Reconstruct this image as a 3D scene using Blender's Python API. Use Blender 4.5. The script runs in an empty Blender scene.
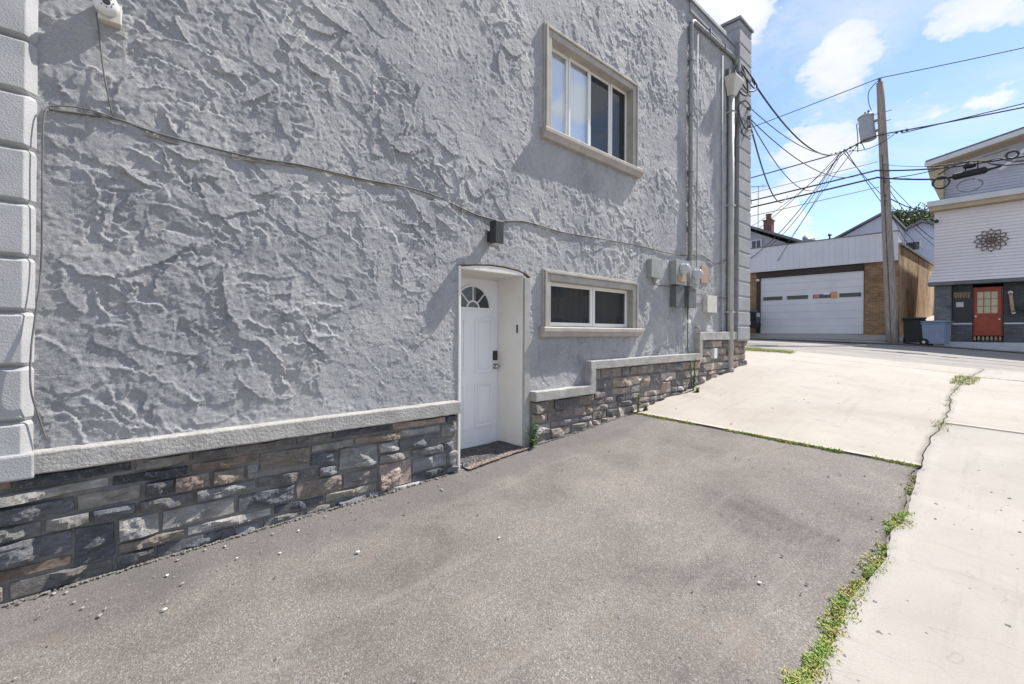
import bpy, math, random
import numpy as np
from mathutils import Vector, Matrix, noise as mnoise
random.seed(11); rng = np.random.default_rng(7)
S = bpy.context.scene
COL = S.collection
R = math.radians
Z0 = 1.5                      # eye height: everything below is written relative to the eye, lifted at the end
D = 3.92                      # the eye's distance from the stucco wall (x = 0)

# ------------------------------------------------------------------ materials
def newmat(name):
    m = bpy.data.materials.new(name); m.use_nodes = True
    nt = m.node_tree
    return m, nt, nt.nodes['Principled BSDF']
def N(nt, t, **kw):
    n = nt.nodes.new(t)
    for k, v in kw.items():
        if k in n.inputs.keys() if hasattr(n, 'inputs') else False: n.inputs[k].default_value = v
        else: setattr(n, k, v)
    return n
def ramp(nt, fac, stops):
    r = nt.nodes.new('ShaderNodeValToRGB'); e = r.color_ramp.elements
    while len(e) < len(stops): e.new(0.5)
    for i, (p, c) in enumerate(stops):
        e[i].position = p; e[i].color = (*c, 1) if len(c) == 3 else c
    nt.links.new(fac, r.inputs[0]); return r.outputs[0]
def g3(v): return (v, v, v)
def mixc(nt, fac, a, b, mode='MIX'):
    m = nt.nodes.new('ShaderNodeMix'); m.data_type = 'RGBA'; m.blend_type = mode
    for sock, v in ((m.inputs[0], fac), (m.inputs[6], a), (m.inputs[7], b)):
        if hasattr(v, 'links'): nt.links.new(v, sock)
        elif isinstance(v, tuple): sock.default_value = (*v, 1)
        else: sock.default_value = v
    return m.outputs[2]
def noise(nt, vec, scale, detail=4, rough=.6, dist=0):
    n = nt.nodes.new('ShaderNodeTexNoise')
    n.inputs['Scale'].default_value = scale; n.inputs['Detail'].default_value = detail
    n.inputs['Roughness'].default_value = rough; n.inputs['Distortion'].default_value = dist
    if vec is not None: nt.links.new(vec, n.inputs['Vector'])
    return n.outputs['Fac']
def pos(nt):
    return nt.nodes.new('ShaderNodeNewGeometry').outputs['Position']
def scaled(nt, vec, sc):
    m = nt.nodes.new('ShaderNodeMapping'); m.inputs['Scale'].default_value = sc
    nt.links.new(vec, m.inputs['Vector']); return m.outputs[0]
def bump(nt, bs, h, strength, dist):
    b = nt.nodes.new('ShaderNodeBump'); b.inputs['Strength'].default_value = strength; b.inputs['Distance'].default_value = dist
    nt.links.new(h, b.inputs['Height']); nt.links.new(b.outputs[0], bs.inputs['Normal']); return b
def mat(name, col, rough=.6, col2=None, scale=6, metal=0, bs=0, bd=.004, bscale=60, lo=.35, hi=.65, detail=5, stretch=None, spec=None):
    m, nt, b = newmat(name)
    b.inputs['Roughness'].default_value = rough; b.inputs['Metallic'].default_value = metal
    if spec is not None: b.inputs['Specular IOR Level'].default_value = spec
    p = pos(nt)
    if stretch: p = scaled(nt, p, stretch)
    if col2 is None: col2 = tuple(c*.82 for c in col)
    c = ramp(nt, noise(nt, p, scale, detail), [(lo, col), (hi, col2)])
    nt.links.new(c, b.inputs['Base Color'])
    if bs: bump(nt, b, noise(nt, pos(nt), bscale, 4), bs, bd)
    return m

M = {}
# stucco: painted grey, blotched; the trowel marks themselves are geometry
m, nt, b = newmat('stucco'); p = pos(nt)
c = ramp(nt, noise(nt, p, 1.1, 8, .72, .5), [(.34, (.265, .27, .295)), (.5, (.375, .378, .395)), (.68, (.49, .486, .478))])
c = mixc(nt, ramp(nt, noise(nt, p, 34, 4, .7), [(.5, g3(0)), (.8, g3(.5))]), c, (.50, .49, .475))
c = mixc(nt, ramp(nt, noise(nt, scaled(nt, p, (1, 2.2, .35)), 2.2, 5, .7), [(.56, g3(0)), (.78, g3(.5))]), c, (.20, .197, .20))
nt.links.new(c, b.inputs['Base Color']); b.inputs['Roughness'].default_value = .85
def saw(vec, scale, k, det, dist):
    n_ = noise(nt, vec, scale, det, .55, dist)
    a_ = N(nt, 'ShaderNodeMath', operation='MULTIPLY'); nt.links.new(n_, a_.inputs[0]); a_.inputs[1].default_value = k
    f_ = N(nt, 'ShaderNodeMath', operation='FRACT'); nt.links.new(a_.outputs[0], f_.inputs[0]); return f_.outputs[0]
def mul(a_, v_, add=None):
    q_ = N(nt, 'ShaderNodeMath', operation='MULTIPLY_ADD'); nt.links.new(a_, q_.inputs[0])
    if hasattr(v_, 'links'): nt.links.new(v_, q_.inputs[1])
    else: q_.inputs[1].default_value = v_
    if add is None: q_.inputs[2].default_value = 0
    else: nt.links.new(add, q_.inputs[2])
    return q_.outputs[0]
rot = nt.nodes.new('ShaderNodeMapping'); rot.inputs['Rotation'].default_value = (R(38), 0, 0); rot.inputs['Scale'].default_value = (1, .75, 1.5); nt.links.new(p, rot.inputs['Vector']); rv = rot.outputs[0]
c = mixc(nt, ramp(nt, noise(nt, p, 95, 3, .8), [(.56, g3(0)), (.66, g3(.55))]), c, (.60, .59, .57))
c = mixc(nt, ramp(nt, noise(nt, p, 75, 4, .8), [(.33, g3(.6)), (.44, g3(0))]), c, (.19, .195, .215))
c = mixc(nt, ramp(nt, noise(nt, scaled(nt, p, (1, 7, .16)), 1.6, 5, .75), [(.58, g3(0)), (.72, g3(.4))]), c, (.22, .215, .215))
nt.links.new(c, b.inputs['Base Color'])
m1 = ramp(nt, noise(nt, p, 3.1, 3, .6), [(.36, g3(.1)), (.62, g3(1))])
m2 = ramp(nt, noise(nt, p, 5.3, 3, .6), [(.40, g3(.05)), (.6, g3(1))])
hh = mul(saw(rv, 5.5, 5, 3, .8), mul(m2, .0055))
hh = mul(noise(nt, p, 42, 6, .8, .6), .013, hh)
hh = mul(noise(nt, p, 120, 5, .75), .006, hh)
bump(nt, b, hh, 1.0, 1.0)
M['stucco'] = m
M['quoin'] = mat('painted_quoin_render', (.43, .43, .435), .85, (.35, .352, .36), 4, bs=.7, bd=.006, bscale=110)
M['ledge'] = mat('cast_stone', (.46, .445, .42), .85, (.31, .30, .285), 7, bs=.9, bd=.012, bscale=45, detail=9)
M['trim'] = mat('stone_trim', (.43, .40, .355), .8, (.34, .315, .285), 5, bs=.25, bd=.003, bscale=110)
M['jamb'] = mat('white_painted_render', (.80, .77, .72), .7, (.72, .69, .63), 3, bs=.2, bd=.003, bscale=60)
M['band'] = mat('grey_painted_band', (.42, .41, .38), .8, (.33, .32, .30), 4, bs=.3, bd=.003, bscale=80)
M['arch'] = mat('bare_brown_arch_edge', (.30, .22, .14), .9, (.16, .12, .085), 14, bs=.4, bd=.004)
M['door'] = mat('white_door_paint', (.78, .79, .81), .35, (.73, .74, .76), 2)
M['vinyl'] = mat('white_vinyl', (.80, .79, .77), .35, (.75, .74, .71), 3)
M['dark'] = mat('black_metal', (.025, .026, .028), .45, (.04, .04, .04), 8)
M['steel'] = mat('brushed_steel', (.5, .49, .47), .3, (.4, .39, .37), 20, metal=1)
M['galv'] = mat('galvanised_pipe', (.30, .31, .325), .55, (.22, .23, .24), 12, metal=.2)
M['boxgrey'] = mat('grey_enamel_box', (.36, .37, .35), .5, (.29, .30, .29), 6)
M['boxdark'] = mat('dark_grey_enamel', (.17, .18, .175), .5, (.12, .125, .12), 6)
M['boxwhite'] = mat('cream_plastic', (.66, .64, .58), .5, (.56, .54, .49), 6)
M['dsp'] = mat('painted_downspout', (.47, .46, .445), .5, (.38, .37, .36), 5)
M['coping'] = mat('tarnished_coping', (.30, .31, .33), .55, (.2, .21, .23), 4, metal=.3)
M['mortar'] = mat('mortar', (.25, .235, .215), .95, (.18, .168, .155), 12, bs=.9, bd=.012, bscale=60)
M['cable'] = mat('weathered_cable', (.10, .095, .09), .7, (.17, .16, .15), 8)
M['wire'] = mat('line_wire', (.035, .04, .045), .6, (.06, .065, .07), 3)
M['blackplastic'] = mat('black_plastic', (.012, .012, .013), .7, (.018, .018, .019), 5)
M['bluebin'] = mat('blue_grey_plastic', (.25, .30, .40), .55, (.21, .26, .35), 4)
M['white'] = mat('white_enamel', (.78, .78, .77), .4, (.72, .72, .71), 5)
M['interior'] = mat('dark_room', (.03, .03, .032), .9)
M['blind'] = mat('pale_blind', (.86, .88, .90), .6, (.82, .84, .87), 2)
M['screen'] = mat('insect_screen', (.17, .22, .32), .6, (.23, .29, .40), 9)
M['patch'] = mat('rusty_patch', (.42, .26, .17), .9, (.36, .30, .26), 14, bs=.4)

def glass(name, tint, transp, rough=.02):
    m, nt, b = newmat(name)
    b.inputs['Base Color'].default_value = (*tint, 1); b.inputs['Roughness'].default_value = rough
    b.inputs['Specular IOR Level'].default_value = .8
    t = nt.nodes.new('ShaderNodeBsdfTransparent'); mx = nt.nodes.new('ShaderNodeMixShader')
    mx.inputs[0].default_value = transp
    nt.links.new(b.outputs[0], mx.inputs[1]); nt.links.new(t.outputs[0], mx.inputs[2])
    nt.links.new(mx.outputs[0], nt.nodes['Material Output'].inputs['Surface'])
    return m
M['glass'] = glass('window_glass', (.035, .04, .045), .45)
m, nt, b = newmat('coated_glass'); b.inputs['Base Color'].default_value = (.82, .87, .92, 1); b.inputs['Metallic'].default_value = 1; b.inputs['Roughness'].default_value = .04
t_ = nt.nodes.new('ShaderNodeBsdfTransparent'); mx_ = nt.nodes.new('ShaderNodeMixShader'); mx_.inputs[0].default_value = .74
nt.links.new(b.outputs[0], mx_.inputs[1]); nt.links.new(t_.outputs[0], mx_.inputs[2]); nt.links.new(mx_.outputs[0], nt.nodes['Material Output'].inputs['Surface'])
M['coated'] = m
M['glassd'] = glass('dark_glass', (.04, .043, .047), .15)

# ledger stone: each stone carries its own tone in the 'tone' attribute
m, nt, b = newmat('ledger_stone'); p = pos(nt)
at = nt.nodes.new('ShaderNodeAttribute'); at.attribute_name = 'tone'
v = ramp(nt, noise(nt, scaled(nt, p, (1, 1, 2.2)), 9, 7, .72, .6), [(.33, g3(.68)), (.52, g3(1.0)), (.68, g3(1.5))])
c = mixc(nt, 1.0, at.outputs['Color'], v, 'MULTIPLY')
c = mixc(nt, ramp(nt, noise(nt, p, 26, 6, .75, 1.0), [(.54, g3(0)), (.66, g3(.6))]), c, (.44, .42, .39))
nt.links.new(c, b.inputs['Base Color']); b.inputs['Roughness'].default_value = .75
bump(nt, b, noise(nt, scaled(nt, p, (1, 1, 1.5)), 32, 8, .78, .5), 1.0, .03)
M['stone'] = m

# driveway asphalt
m, nt, b = newmat('old_asphalt'); p = pos(nt)
vo = nt.nodes.new('ShaderNodeTexVoronoi'); vo.inputs['Scale'].default_value = 150; nt.links.new(p, vo.inputs['Vector'])
sep = nt.nodes.new('ShaderNodeSeparateColor'); nt.links.new(vo.outputs['Color'], sep.inputs[0])
c = ramp(nt, sep.outputs[0], [(.0, (.135, .119, .105)), (.5, (.195, .174, .154)), (.88, (.245, .219, .195)), (1, (.35, .32, .288))])
c = mixc(nt, 1.0, c, ramp(nt, noise(nt, p, .9, 6, .62, .5), [(.3, g3(.58)), (.45, g3(.90)), (.58, g3(1.06)), (.72, g3(1.34))]), 'MULTIPLY')
c = mixc(nt, ramp(nt, noise(nt, p, 260, 2, .5), [(.35, g3(.5)), (.5, g3(0))]), c, (.075, .07, .066))
c = mixc(nt, ramp(nt, noise(nt, p, 2.6, 5, .7, .8), [(.6, g3(0)), (.74, g3(.45))]), c, (.10, .089, .082))
c = mixc(nt, ramp(nt, noise(nt, scaled(nt, p, (1.4, .6, 1)), 1.7, 4, .7, .3), [(.6, g3(0)), (.72, g3(.5))]), c, (.22, .175, .14))
c = mixc(nt, ramp(nt, noise(nt, scaled(nt, p, (2.2, .28, 1)), 1.6, 5, .7, .2), [(.56, g3(0)), (.68, g3(.4))]), c, (.27, .245, .22))
v2 = nt.nodes.new('ShaderNodeTexVoronoi'); v2.inputs['Scale'].default_value = 1.5; v2.inputs['Randomness'].default_value = 1; nt.links.new(p, v2.inputs['Vector'])
od = N(nt, 'ShaderNodeMath', operation='MULTIPLY_ADD'); nt.links.new(noise(nt, p, 14, 4, .7), od.inputs[0]); od.inputs[1].default_value = .10; nt.links.new(v2.outputs['Distance'], od.inputs[2])
c = mixc(nt, ramp(nt, od.outputs[0], [(.085, g3(.55)), (.14, g3(0))]), c, (.075, .068, .064))
v3 = nt.nodes.new('ShaderNodeTexVoronoi'); v3.inputs['Scale'].default_value = 7; nt.links.new(p, v3.inputs['Vector'])
c = mixc(nt, ramp(nt, v3.outputs['Distance'], [(.05, g3(.75)), (.075, g3(0))]), c, (.06, .055, .052))
c = mixc(nt, ramp(nt, noise(nt, scaled(nt, p, (5, 1.2, 1)), 2.6, 6, .8, .4), [(.66, g3(0)), (.74, g3(.45))]), c, (.40, .37, .34))
wv = noise(nt, p, .85, 3, .5, 1.6); sb = N(nt, 'ShaderNodeMath', operation='SUBTRACT'); nt.links.new(wv, sb.inputs[0]); sb.inputs[1].default_value = .52; ab = N(nt, 'ShaderNodeMath', operation='ABSOLUTE'); nt.links.new(sb.outputs[0], ab.inputs[0])
ck = N(nt, 'ShaderNodeMath', operation='MULTIPLY_ADD'); nt.links.new(noise(nt, p, 28, 3, .7), ck.inputs[0]); ck.inputs[1].default_value = .005; nt.links.new(ab.outputs[0], ck.inputs[2])
c = mixc(nt, ramp(nt, ck.outputs[0], [(.0022, g3(.45)), (.0034, g3(0))]), c, (.06, .055, .05))
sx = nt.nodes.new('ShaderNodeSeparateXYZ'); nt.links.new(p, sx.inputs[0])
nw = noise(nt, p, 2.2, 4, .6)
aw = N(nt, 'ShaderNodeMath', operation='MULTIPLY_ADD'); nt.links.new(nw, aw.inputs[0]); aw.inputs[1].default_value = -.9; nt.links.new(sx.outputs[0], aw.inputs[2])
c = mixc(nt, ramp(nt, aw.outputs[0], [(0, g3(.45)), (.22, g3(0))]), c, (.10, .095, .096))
nt.links.new(c, b.inputs['Base Color']); b.inputs['Roughness'].default_value = .92
ad = N(nt, 'ShaderNodeMath', operation='MULTIPLY_ADD'); nt.links.new(noise(nt, p, 90, 5, .75), ad.inputs[0]); ad.inputs[1].default_value = 1.2; nt.links.new(vo.outputs['Distance'], ad.inputs[2])
bump(nt, b, ad.outputs[0], .5, .005)
M['asphalt'] = m

def concrete(name, base, dark, light, stain):
    m, nt, b = newmat(name); p = pos(nt)
    c = ramp(nt, noise(nt, p, 1.1, 7, .62, .3), [(.3, dark), (.5, base), (.72, light)])
    c = mixc(nt, ramp(nt, noise(nt, p, 140, 3, .7), [(.3, g3(.35)), (.46, g3(0))]), c, tuple(x*.6 for x in base))
    c = mixc(nt, ramp(nt, noise(nt, scaled(nt, p, (.5, 1.6, 1)), 2.4, 6, .72, .6), [(.55, g3(0)), (.74, g3(.6))]), c, stain)
    vo = nt.nodes.new('ShaderNodeTexVoronoi'); vo.inputs['Scale'].default_value = 5.5; nt.links.new(p, vo.inputs['Vector'])
    c = mixc(nt, ramp(nt, vo.outputs['Distance'], [(.025, g3(.8)), (.05, g3(0))]), c, (.12, .11, .10))
    c = mixc(nt, ramp(nt, noise(nt, scaled(nt, p, (3, .22, 1)), 2.0, 6, .75, .2), [(.55, g3(0)), (.7, g3(.3))]), c, tuple(x*.62 for x in base))
    c = mixc(nt, ramp(nt, noise(nt, p, 17, 6, .8, .3), [(.60, g3(0)), (.72, g3(.35))]), c, tuple(x*.55 for x in base))
    ws = noise(nt, p, .75, 2, .5, 2.2); ab = N(nt, 'ShaderNodeMath', operation='ABSOLUTE'); sb = N(nt, 'ShaderNodeMath', operation='SUBTRACT'); nt.links.new(ws, sb.inputs[0]); sb.inputs[1].default_value = .47; nt.links.new(sb.outputs[0], ab.inputs[0])
    cr = N(nt, 'ShaderNodeMath', operation='MULTIPLY_ADD'); nt.links.new(noise(nt, p, 30, 3, .7), cr.inputs[0]); cr.inputs[1].default_value = .004; nt.links.new(ab.outputs[0], cr.inputs[2])
    c = mixc(nt, ramp(nt, cr.outputs[0], [(.0026, g3(.55)), (.0042, g3(0))]), c, (.16, .145, .125))
    nt.links.new(c, b.inputs['Base Color']); b.inputs['Roughness'].default_value = .88
    ad = N(nt, 'ShaderNodeMath', operation='MULTIPLY_ADD'); nt.links.new(noise(nt, scaled(nt, p, (1, 14, 1)), 14, 3, .6), ad.inputs[0]); ad.inputs[1].default_value = .6; nt.links.new(noise(nt, p, 85, 5, .75), ad.inputs[2])
    bump(nt, b, ad.outputs[0], .5, .006)
    return m
M['concrete'] = concrete('pale_concrete', (.40, .362, .318), (.36, .322, .28), (.445, .405, .358), (.30, .265, .228))
M['concrete2'] = concrete('grey_concrete', (.39, .357, .318), (.35, .319, .283), (.435, .40, .358), (.29, .263, .233))
M['road'] = concrete('worn_road', (.27, .25, .23), (.235, .217, .20), (.31, .288, .265), (.2, .185, .17))
M['kerb'] = mat('kerb_stone', (.20, .195, .19), .9, (.13, .127, .125), 5, bs=.4)
M['dirt'] = mat('dirt', (.15, .125, .095), .95, (.20, .175, .14), 5, bs=.6, bd=.02, bscale=30)
M['grassm'] = mat('grass_blade', (.24, .34, .06), .7, (.42, .38, .12), 6, lo=.4, hi=.6)
M['leaf'] = mat('weed_leaf', (.07, .14, .03), .6, (.13, .19, .05), 12)
M['leafdark'] = mat('tree_leaf', (.045, .09, .03), .6, (.08, .13, .04), 3)
M['bark'] = mat('bark', (.10, .075, .055), .9, (.06, .045, .035), 6)

def brick(name, c1, c2, mort, bw=.21, bh=.068, dirt=None):
    m, nt, b = newmat(name); p = pos(nt)
    sx = nt.nodes.new('ShaderNodeSeparateXYZ'); nt.links.new(p, sx.inputs[0])
    a = N(nt, 'ShaderNodeMath', operation='ADD'); nt.links.new(sx.outputs[0], a.inputs[0]); nt.links.new(sx.outputs[1], a.inputs[1])
    cb = nt.nodes.new('ShaderNodeCombineXYZ'); nt.links.new(a.outputs[0], cb.inputs[0]); nt.links.new(sx.outputs[2], cb.inputs[1])
    br = nt.nodes.new('ShaderNodeTexBrick'); nt.links.new(cb.outputs[0], br.inputs['Vector'])
    br.inputs['Color1'].default_value = (*c1, 1); br.inputs['Color2'].default_value = (*c2, 1); br.inputs['Mortar'].default_value = (*mort, 1)
    br.inputs['Scale'].default_value = 1; br.inputs['Mortar Size'].default_value = .006; br.inputs['Brick Width'].default_value = bw; br.inputs['Row Height'].default_value = bh
    c = mixc(nt, 1.0, br.outputs['Color'], ramp(nt, noise(nt, p, 1.4, 6, .7), [(.3, g3(.6)), (.5, g3(1)), (.75, g3(1.25))]), 'MULTIPLY')
    if dirt: c = mixc(nt, ramp(nt, noise(nt, scaled(nt, p, (.8, .8, .22)), 1.5, 6, .75, .5), [(.47, g3(0)), (.6, g3(.9))]), c, dirt)
    nt.links.new(c, b.inputs['Base Color']); b.inputs['Roughness'].default_value = .9
    iv = N(nt, 'ShaderNodeMath', operation='SUBTRACT'); iv.inputs[0].default_value = 1; nt.links.new(br.outputs['Fac'], iv.inputs[1])
    bump(nt, b, iv.outputs[0], .6, .008)
    return m
M['brick'] = brick('ochre_brick', (.36, .21, .105), (.22, .12, .06), (.33, .26, .19), dirt=None)
M['brickside'] = brick('ochre_dirty_brick', (.66, .46, .24), (.56, .36, .18), (.46, .36, .25), dirt=(.13, .10, .075))
M['brickred'] = brick('red_brick', (.22, .085, .065), (.15, .06, .05), (.25, .2, .18))
M['fascia'] = mat('white_metal_fascia', (.66, .67, .71), .5, (.60, .61, .66), 1.5)
M['garagedoor'] = mat('white_garage_panel', (.70, .70, .72), .5, (.64, .64, .67), 1.2)
M['siding'] = mat('pinkish_siding', (.82, .77, .775), .6, (.77, .72, .73), 1)
M['sidingblue'] = mat('blue_grey_siding', (.56, .57, .66), .6, (.51, .52, .61), 1)
M['sidinggrey'] = mat('grey_siding', (.42, .44, .48), .6, (.37, .39, .43), 1)
M['palehouse'] = mat('pale_blue_siding', (.55, .60, .70), .6, (.50, .55, .65), 1)
M['roofgrey'] = mat('grey_shingle', (.20, .205, .225), .85, (.15, .155, .17), 9)
M['soffit'] = mat('tan_soffit', (.52, .42, .28), .7, (.44, .35, .23), 2)
M['cornice'] = mat('white_cornice', (.70, .70, .71), .5, (.62, .62, .63), 2)
M['trimgrey'] = mat('weathered_grey_trim', (.22, .225, .22), .7, (.15, .155, .15), 3)
M['greystone'] = brick('grey_stone', (.26, .26, .27), (.19, .19, .2), (.12, .12, .12), .22, .075)
M['dadostone'] = brick('slate_stone', (.15, .15, .16), (.10, .10, .11), (.09, .09, .09), .25, .07)
M['blackstone'] = brick('charcoal_stone', (.085, .085, .09), (.055, .055, .06), (.12, .12, .12), .25, .07)
M['brownframe'] = mat('dark_brown_frame', (.05, .035, .03), .7, (.035, .025, .02), 5)
M['quoindark'] = mat('grey_quoin_render', (.34, .345, .355), .85, (.27, .275, .285), 4, bs=.35, bd=.004, bscale=130)
M['red'] = mat('orange_red_paint', (.42, .075, .03), .45, (.33, .05, .02), 4)
M['warmglass'] = mat('curtained_pane', (.62, .55, .36), .3, (.52, .45, .29), 8)
M['tan'] = mat('tan_wood', (.50, .36, .20), .6, (.38, .26, .14), 6)
M['pole'] = mat('weathered_pole', (.40, .34, .30), .9, (.23, .19, .17), 5, stretch=(6, 6, .5), bs=.5, bd=.01, bscale=20)
M['tank'] = mat('transformer_grey', (.36, .38, .41), .45, (.31, .33, .36), 3)
M['iron'] = mat('brown_iron', (.16, .11, .085), .6, (.12, .08, .06), 6)
M['carpaint'] = mat('dark_car_paint', (.07, .075, .085), .12, (.06, .065, .075), 1)
M['chrome'] = mat('chrome', (.7, .7, .7), .15, metal=1)
M['tyre'] = mat('tyre_rubber', (.02, .02, .02), .85)
M['mat'] = mat('woven_mat', (.04, .039, .042), .95, (.17, .145, .14), 38, lo=.5, hi=.6, bs=.6, bd=.008, bscale=80)
M['matedge'] = mat('mat_edge', (.30, .235, .20), .95, (.10, .075, .07), 45, lo=.42, hi=.55)
M['sticker_o'] = mat('orange_sticker', (.75, .30, .14), .5); M['sticker_p'] = mat('pink_sticker', (.65, .2, .25), .5)
M['pebble'] = mat('pebble', (.42, .40, .37), .9, (.25, .235, .22), 30)
M['litter'] = mat('white_scrap', (.75, .75, .73), .8)

# ------------------------------------------------------------------ mesh helpers
OFF = {}
class MB:
    def __init__(s): s.v = []; s.f = []
    def add(s, vs, fs):
        o = len(s.v); s.v += [tuple(v) for v in vs]; s.f += [tuple(i+o for i in f) for f in fs]; return s
    def box(s, x0, x1, y0, y1, z0, z1):
        return s.add([(x0,y0,z0),(x1,y0,z0),(x1,y1,z0),(x0,y1,z0),(x0,y0,z1),(x1,y0,z1),(x1,y1,z1),(x0,y1,z1)],
              [(3,2,1,0),(4,5,6,7),(0,1,5,4),(1,2,6,5),(2,3,7,6),(3,0,4,7)])
    def prism(s, poly, a0, a1, axis='y'):
        # poly in the two other axes; extruded along axis
        n = len(poly)
        def P(p, a):
            if axis == 'y': return (p[0], a, p[1])
            if axis == 'x': return (a, p[0], p[1])
            return (p[0], p[1], a)
        return s.add([P(p, a0) for p in poly]+[P(p, a1) for p in poly],
              [tuple(range(n))[::-1], tuple(range(n, 2*n))]+[(i,(i+1)%n,(i+1)%n+n,i+n) for i in range(n)])
    def tube(s, pts, r, n=6, cap=True):
        pts = [Vector(p) for p in pts]; rs = r if isinstance(r, (list, tuple)) else [r]*len(pts)
        vs = []; fs = []; up = None
        for i, p in enumerate(pts):
            t = (pts[min(i+1, len(pts)-1)]-pts[max(i-1, 0)]).normalized()
            if up is None or abs(up.dot(t)) > .95: up = Vector((0,0,1)) if abs(t.z) < .9 else Vector((1,0,0))
            a = t.cross(up).normalized(); bb = a.cross(t).normalized(); up = bb
            for k in range(n):
                an = 2*math.pi*k/n; vs.append(p+(a*math.cos(an)+bb*math.sin(an))*rs[i])
        for i in range(len(pts)-1):
            for k in range(n): fs.append((i*n+k, i*n+(k+1)%n, (i+1)*n+(k+1)%n, (i+1)*n+k))
        if cap: fs += [tuple(range(n))[::-1], tuple((len(pts)-1)*n+k for k in range(n))]
        return s.add(vs, fs)
    def lathe(s, c, prof, n=20, axis='z'):
        # prof: (radius, height) list along axis from c
        pts = []
        for r, h in prof:
            for k in range(n):
                a = 2*math.pi*k/n; u, w = r*math.cos(a), r*math.sin(a)
                pts.append((c[0]+u, c[1]+w, c[2]+h) if axis=='z' else (c[0]+h, c[1]+u, c[2]+w) if axis=='x' else (c[0]+u, c[1]+h, c[2]+w))
        fs = [(i*n+k, i*n+(k+1)%n, (i+1)*n+(k+1)%n, (i+1)*n+k) for i in range(len(prof)-1) for k in range(n)]
        fs += [tuple(range(n))[::-1], tuple((len(prof)-1)*n+k for k in range(n))]
        return s.add(pts, fs)
    def build(s, name, material, parent=None, bevel=0, smooth=False, T=None):
        vs = s.v
        if T is not None: vs = [tuple(T @ Vector(v)) for v in vs]
        if parent is not None: off = OFF[parent.name]
        else:
            a = np.array(vs); lo, hi = a.min(0), a.max(0); off = Vector(((lo[0]+hi[0])/2, (lo[1]+hi[1])/2, lo[2]))
        me = bpy.data.meshes.new(name)
        me.from_pydata([(v[0]-off[0], v[1]-off[1], v[2]-off[2]) for v in vs], [], s.f); 
        import bmesh
        bm = bmesh.new(); bm.from_mesh(me); bmesh.ops.recalc_face_normals(bm, faces=bm.faces); bm.to_mesh(me); bm.free()
        return link(name, me, material, parent, off, bevel, smooth)
def link(name, me, material, parent, off, bevel=0, smooth=False):
    me.materials.append(material)
    o = bpy.data.objects.new(name, me); COL.objects.link(o)
    if parent is not None: o.parent = parent
    else: o.location = off
    OFF[o.name] = off
    if smooth: me.polygons.foreach_set('use_smooth', [True]*len(me.polygons))
    if bevel:
        md = o.modifiers.new('bevel', 'BEVEL'); md.width = bevel; md.segments = 2; md.limit_method = 'ANGLE'; md.angle_limit = R(40)
    return o
def thing(name, loc, label, cat, group=None):
    o = bpy.data.objects.new(name, None); COL.objects.link(o); o.location = loc; o.empty_display_size = .2
    OFF[o.name] = Vector(loc); tag(o, label, cat, group); return o
def tag(o, label, cat, group=None):
    o['label'] = label; o['category'] = cat
    if group: o['group'] = group
    return o
def kind(o, k): o['kind'] = k; return o
def gridmesh(name, P, material, parent=None, off=None, smooth=True, skirt=0):
    n, m_, _ = P.shape
    v = P.reshape(-1, 3)
    i = np.arange(n*m_).reshape(n, m_)
    q = np.stack([i[:-1,:-1], i[1:,:-1], i[1:,1:], i[:-1,1:]], -1).reshape(-1, 4)
    if skirt:
        ring = np.concatenate([i[0,:], i[1:,-1], i[-1,-2::-1], i[-2:0:-1,0]])
        low = v[ring].copy(); low[:,2] -= skirt
        k = np.arange(len(ring)); base = len(v); v = np.vstack([v, low]); kn = (k+1) % len(ring)
        q = np.vstack([q, np.stack([ring[k], base+k, base+kn, ring[kn]], -1)])
    return rawmesh(name, v, q, material, parent, off, smooth)
def rawmesh(name, v, q, material, parent=None, off=None, smooth=True):
    if off is None: off = OFF[parent.name] if parent is not None else Vector((0,0,0))
    me = bpy.data.meshes.new(name)
    v = (v - np.array(off)).astype(np.float32); q = q.astype(np.int32)
    me.vertices.add(len(v)); me.vertices.foreach_set('co', v.ravel())
    me.loops.add(q.size); me.loops.foreach_set('vertex_index', q.ravel())
    me.polygons.add(len(q)); me.polygons.foreach_set('loop_start', np.arange(0, q.size, 4, dtype=np.int32))
    me.update(calc_edges=True); me.validate()
    return link(name, me, material, parent, Vector(off), 0, smooth)

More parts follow.
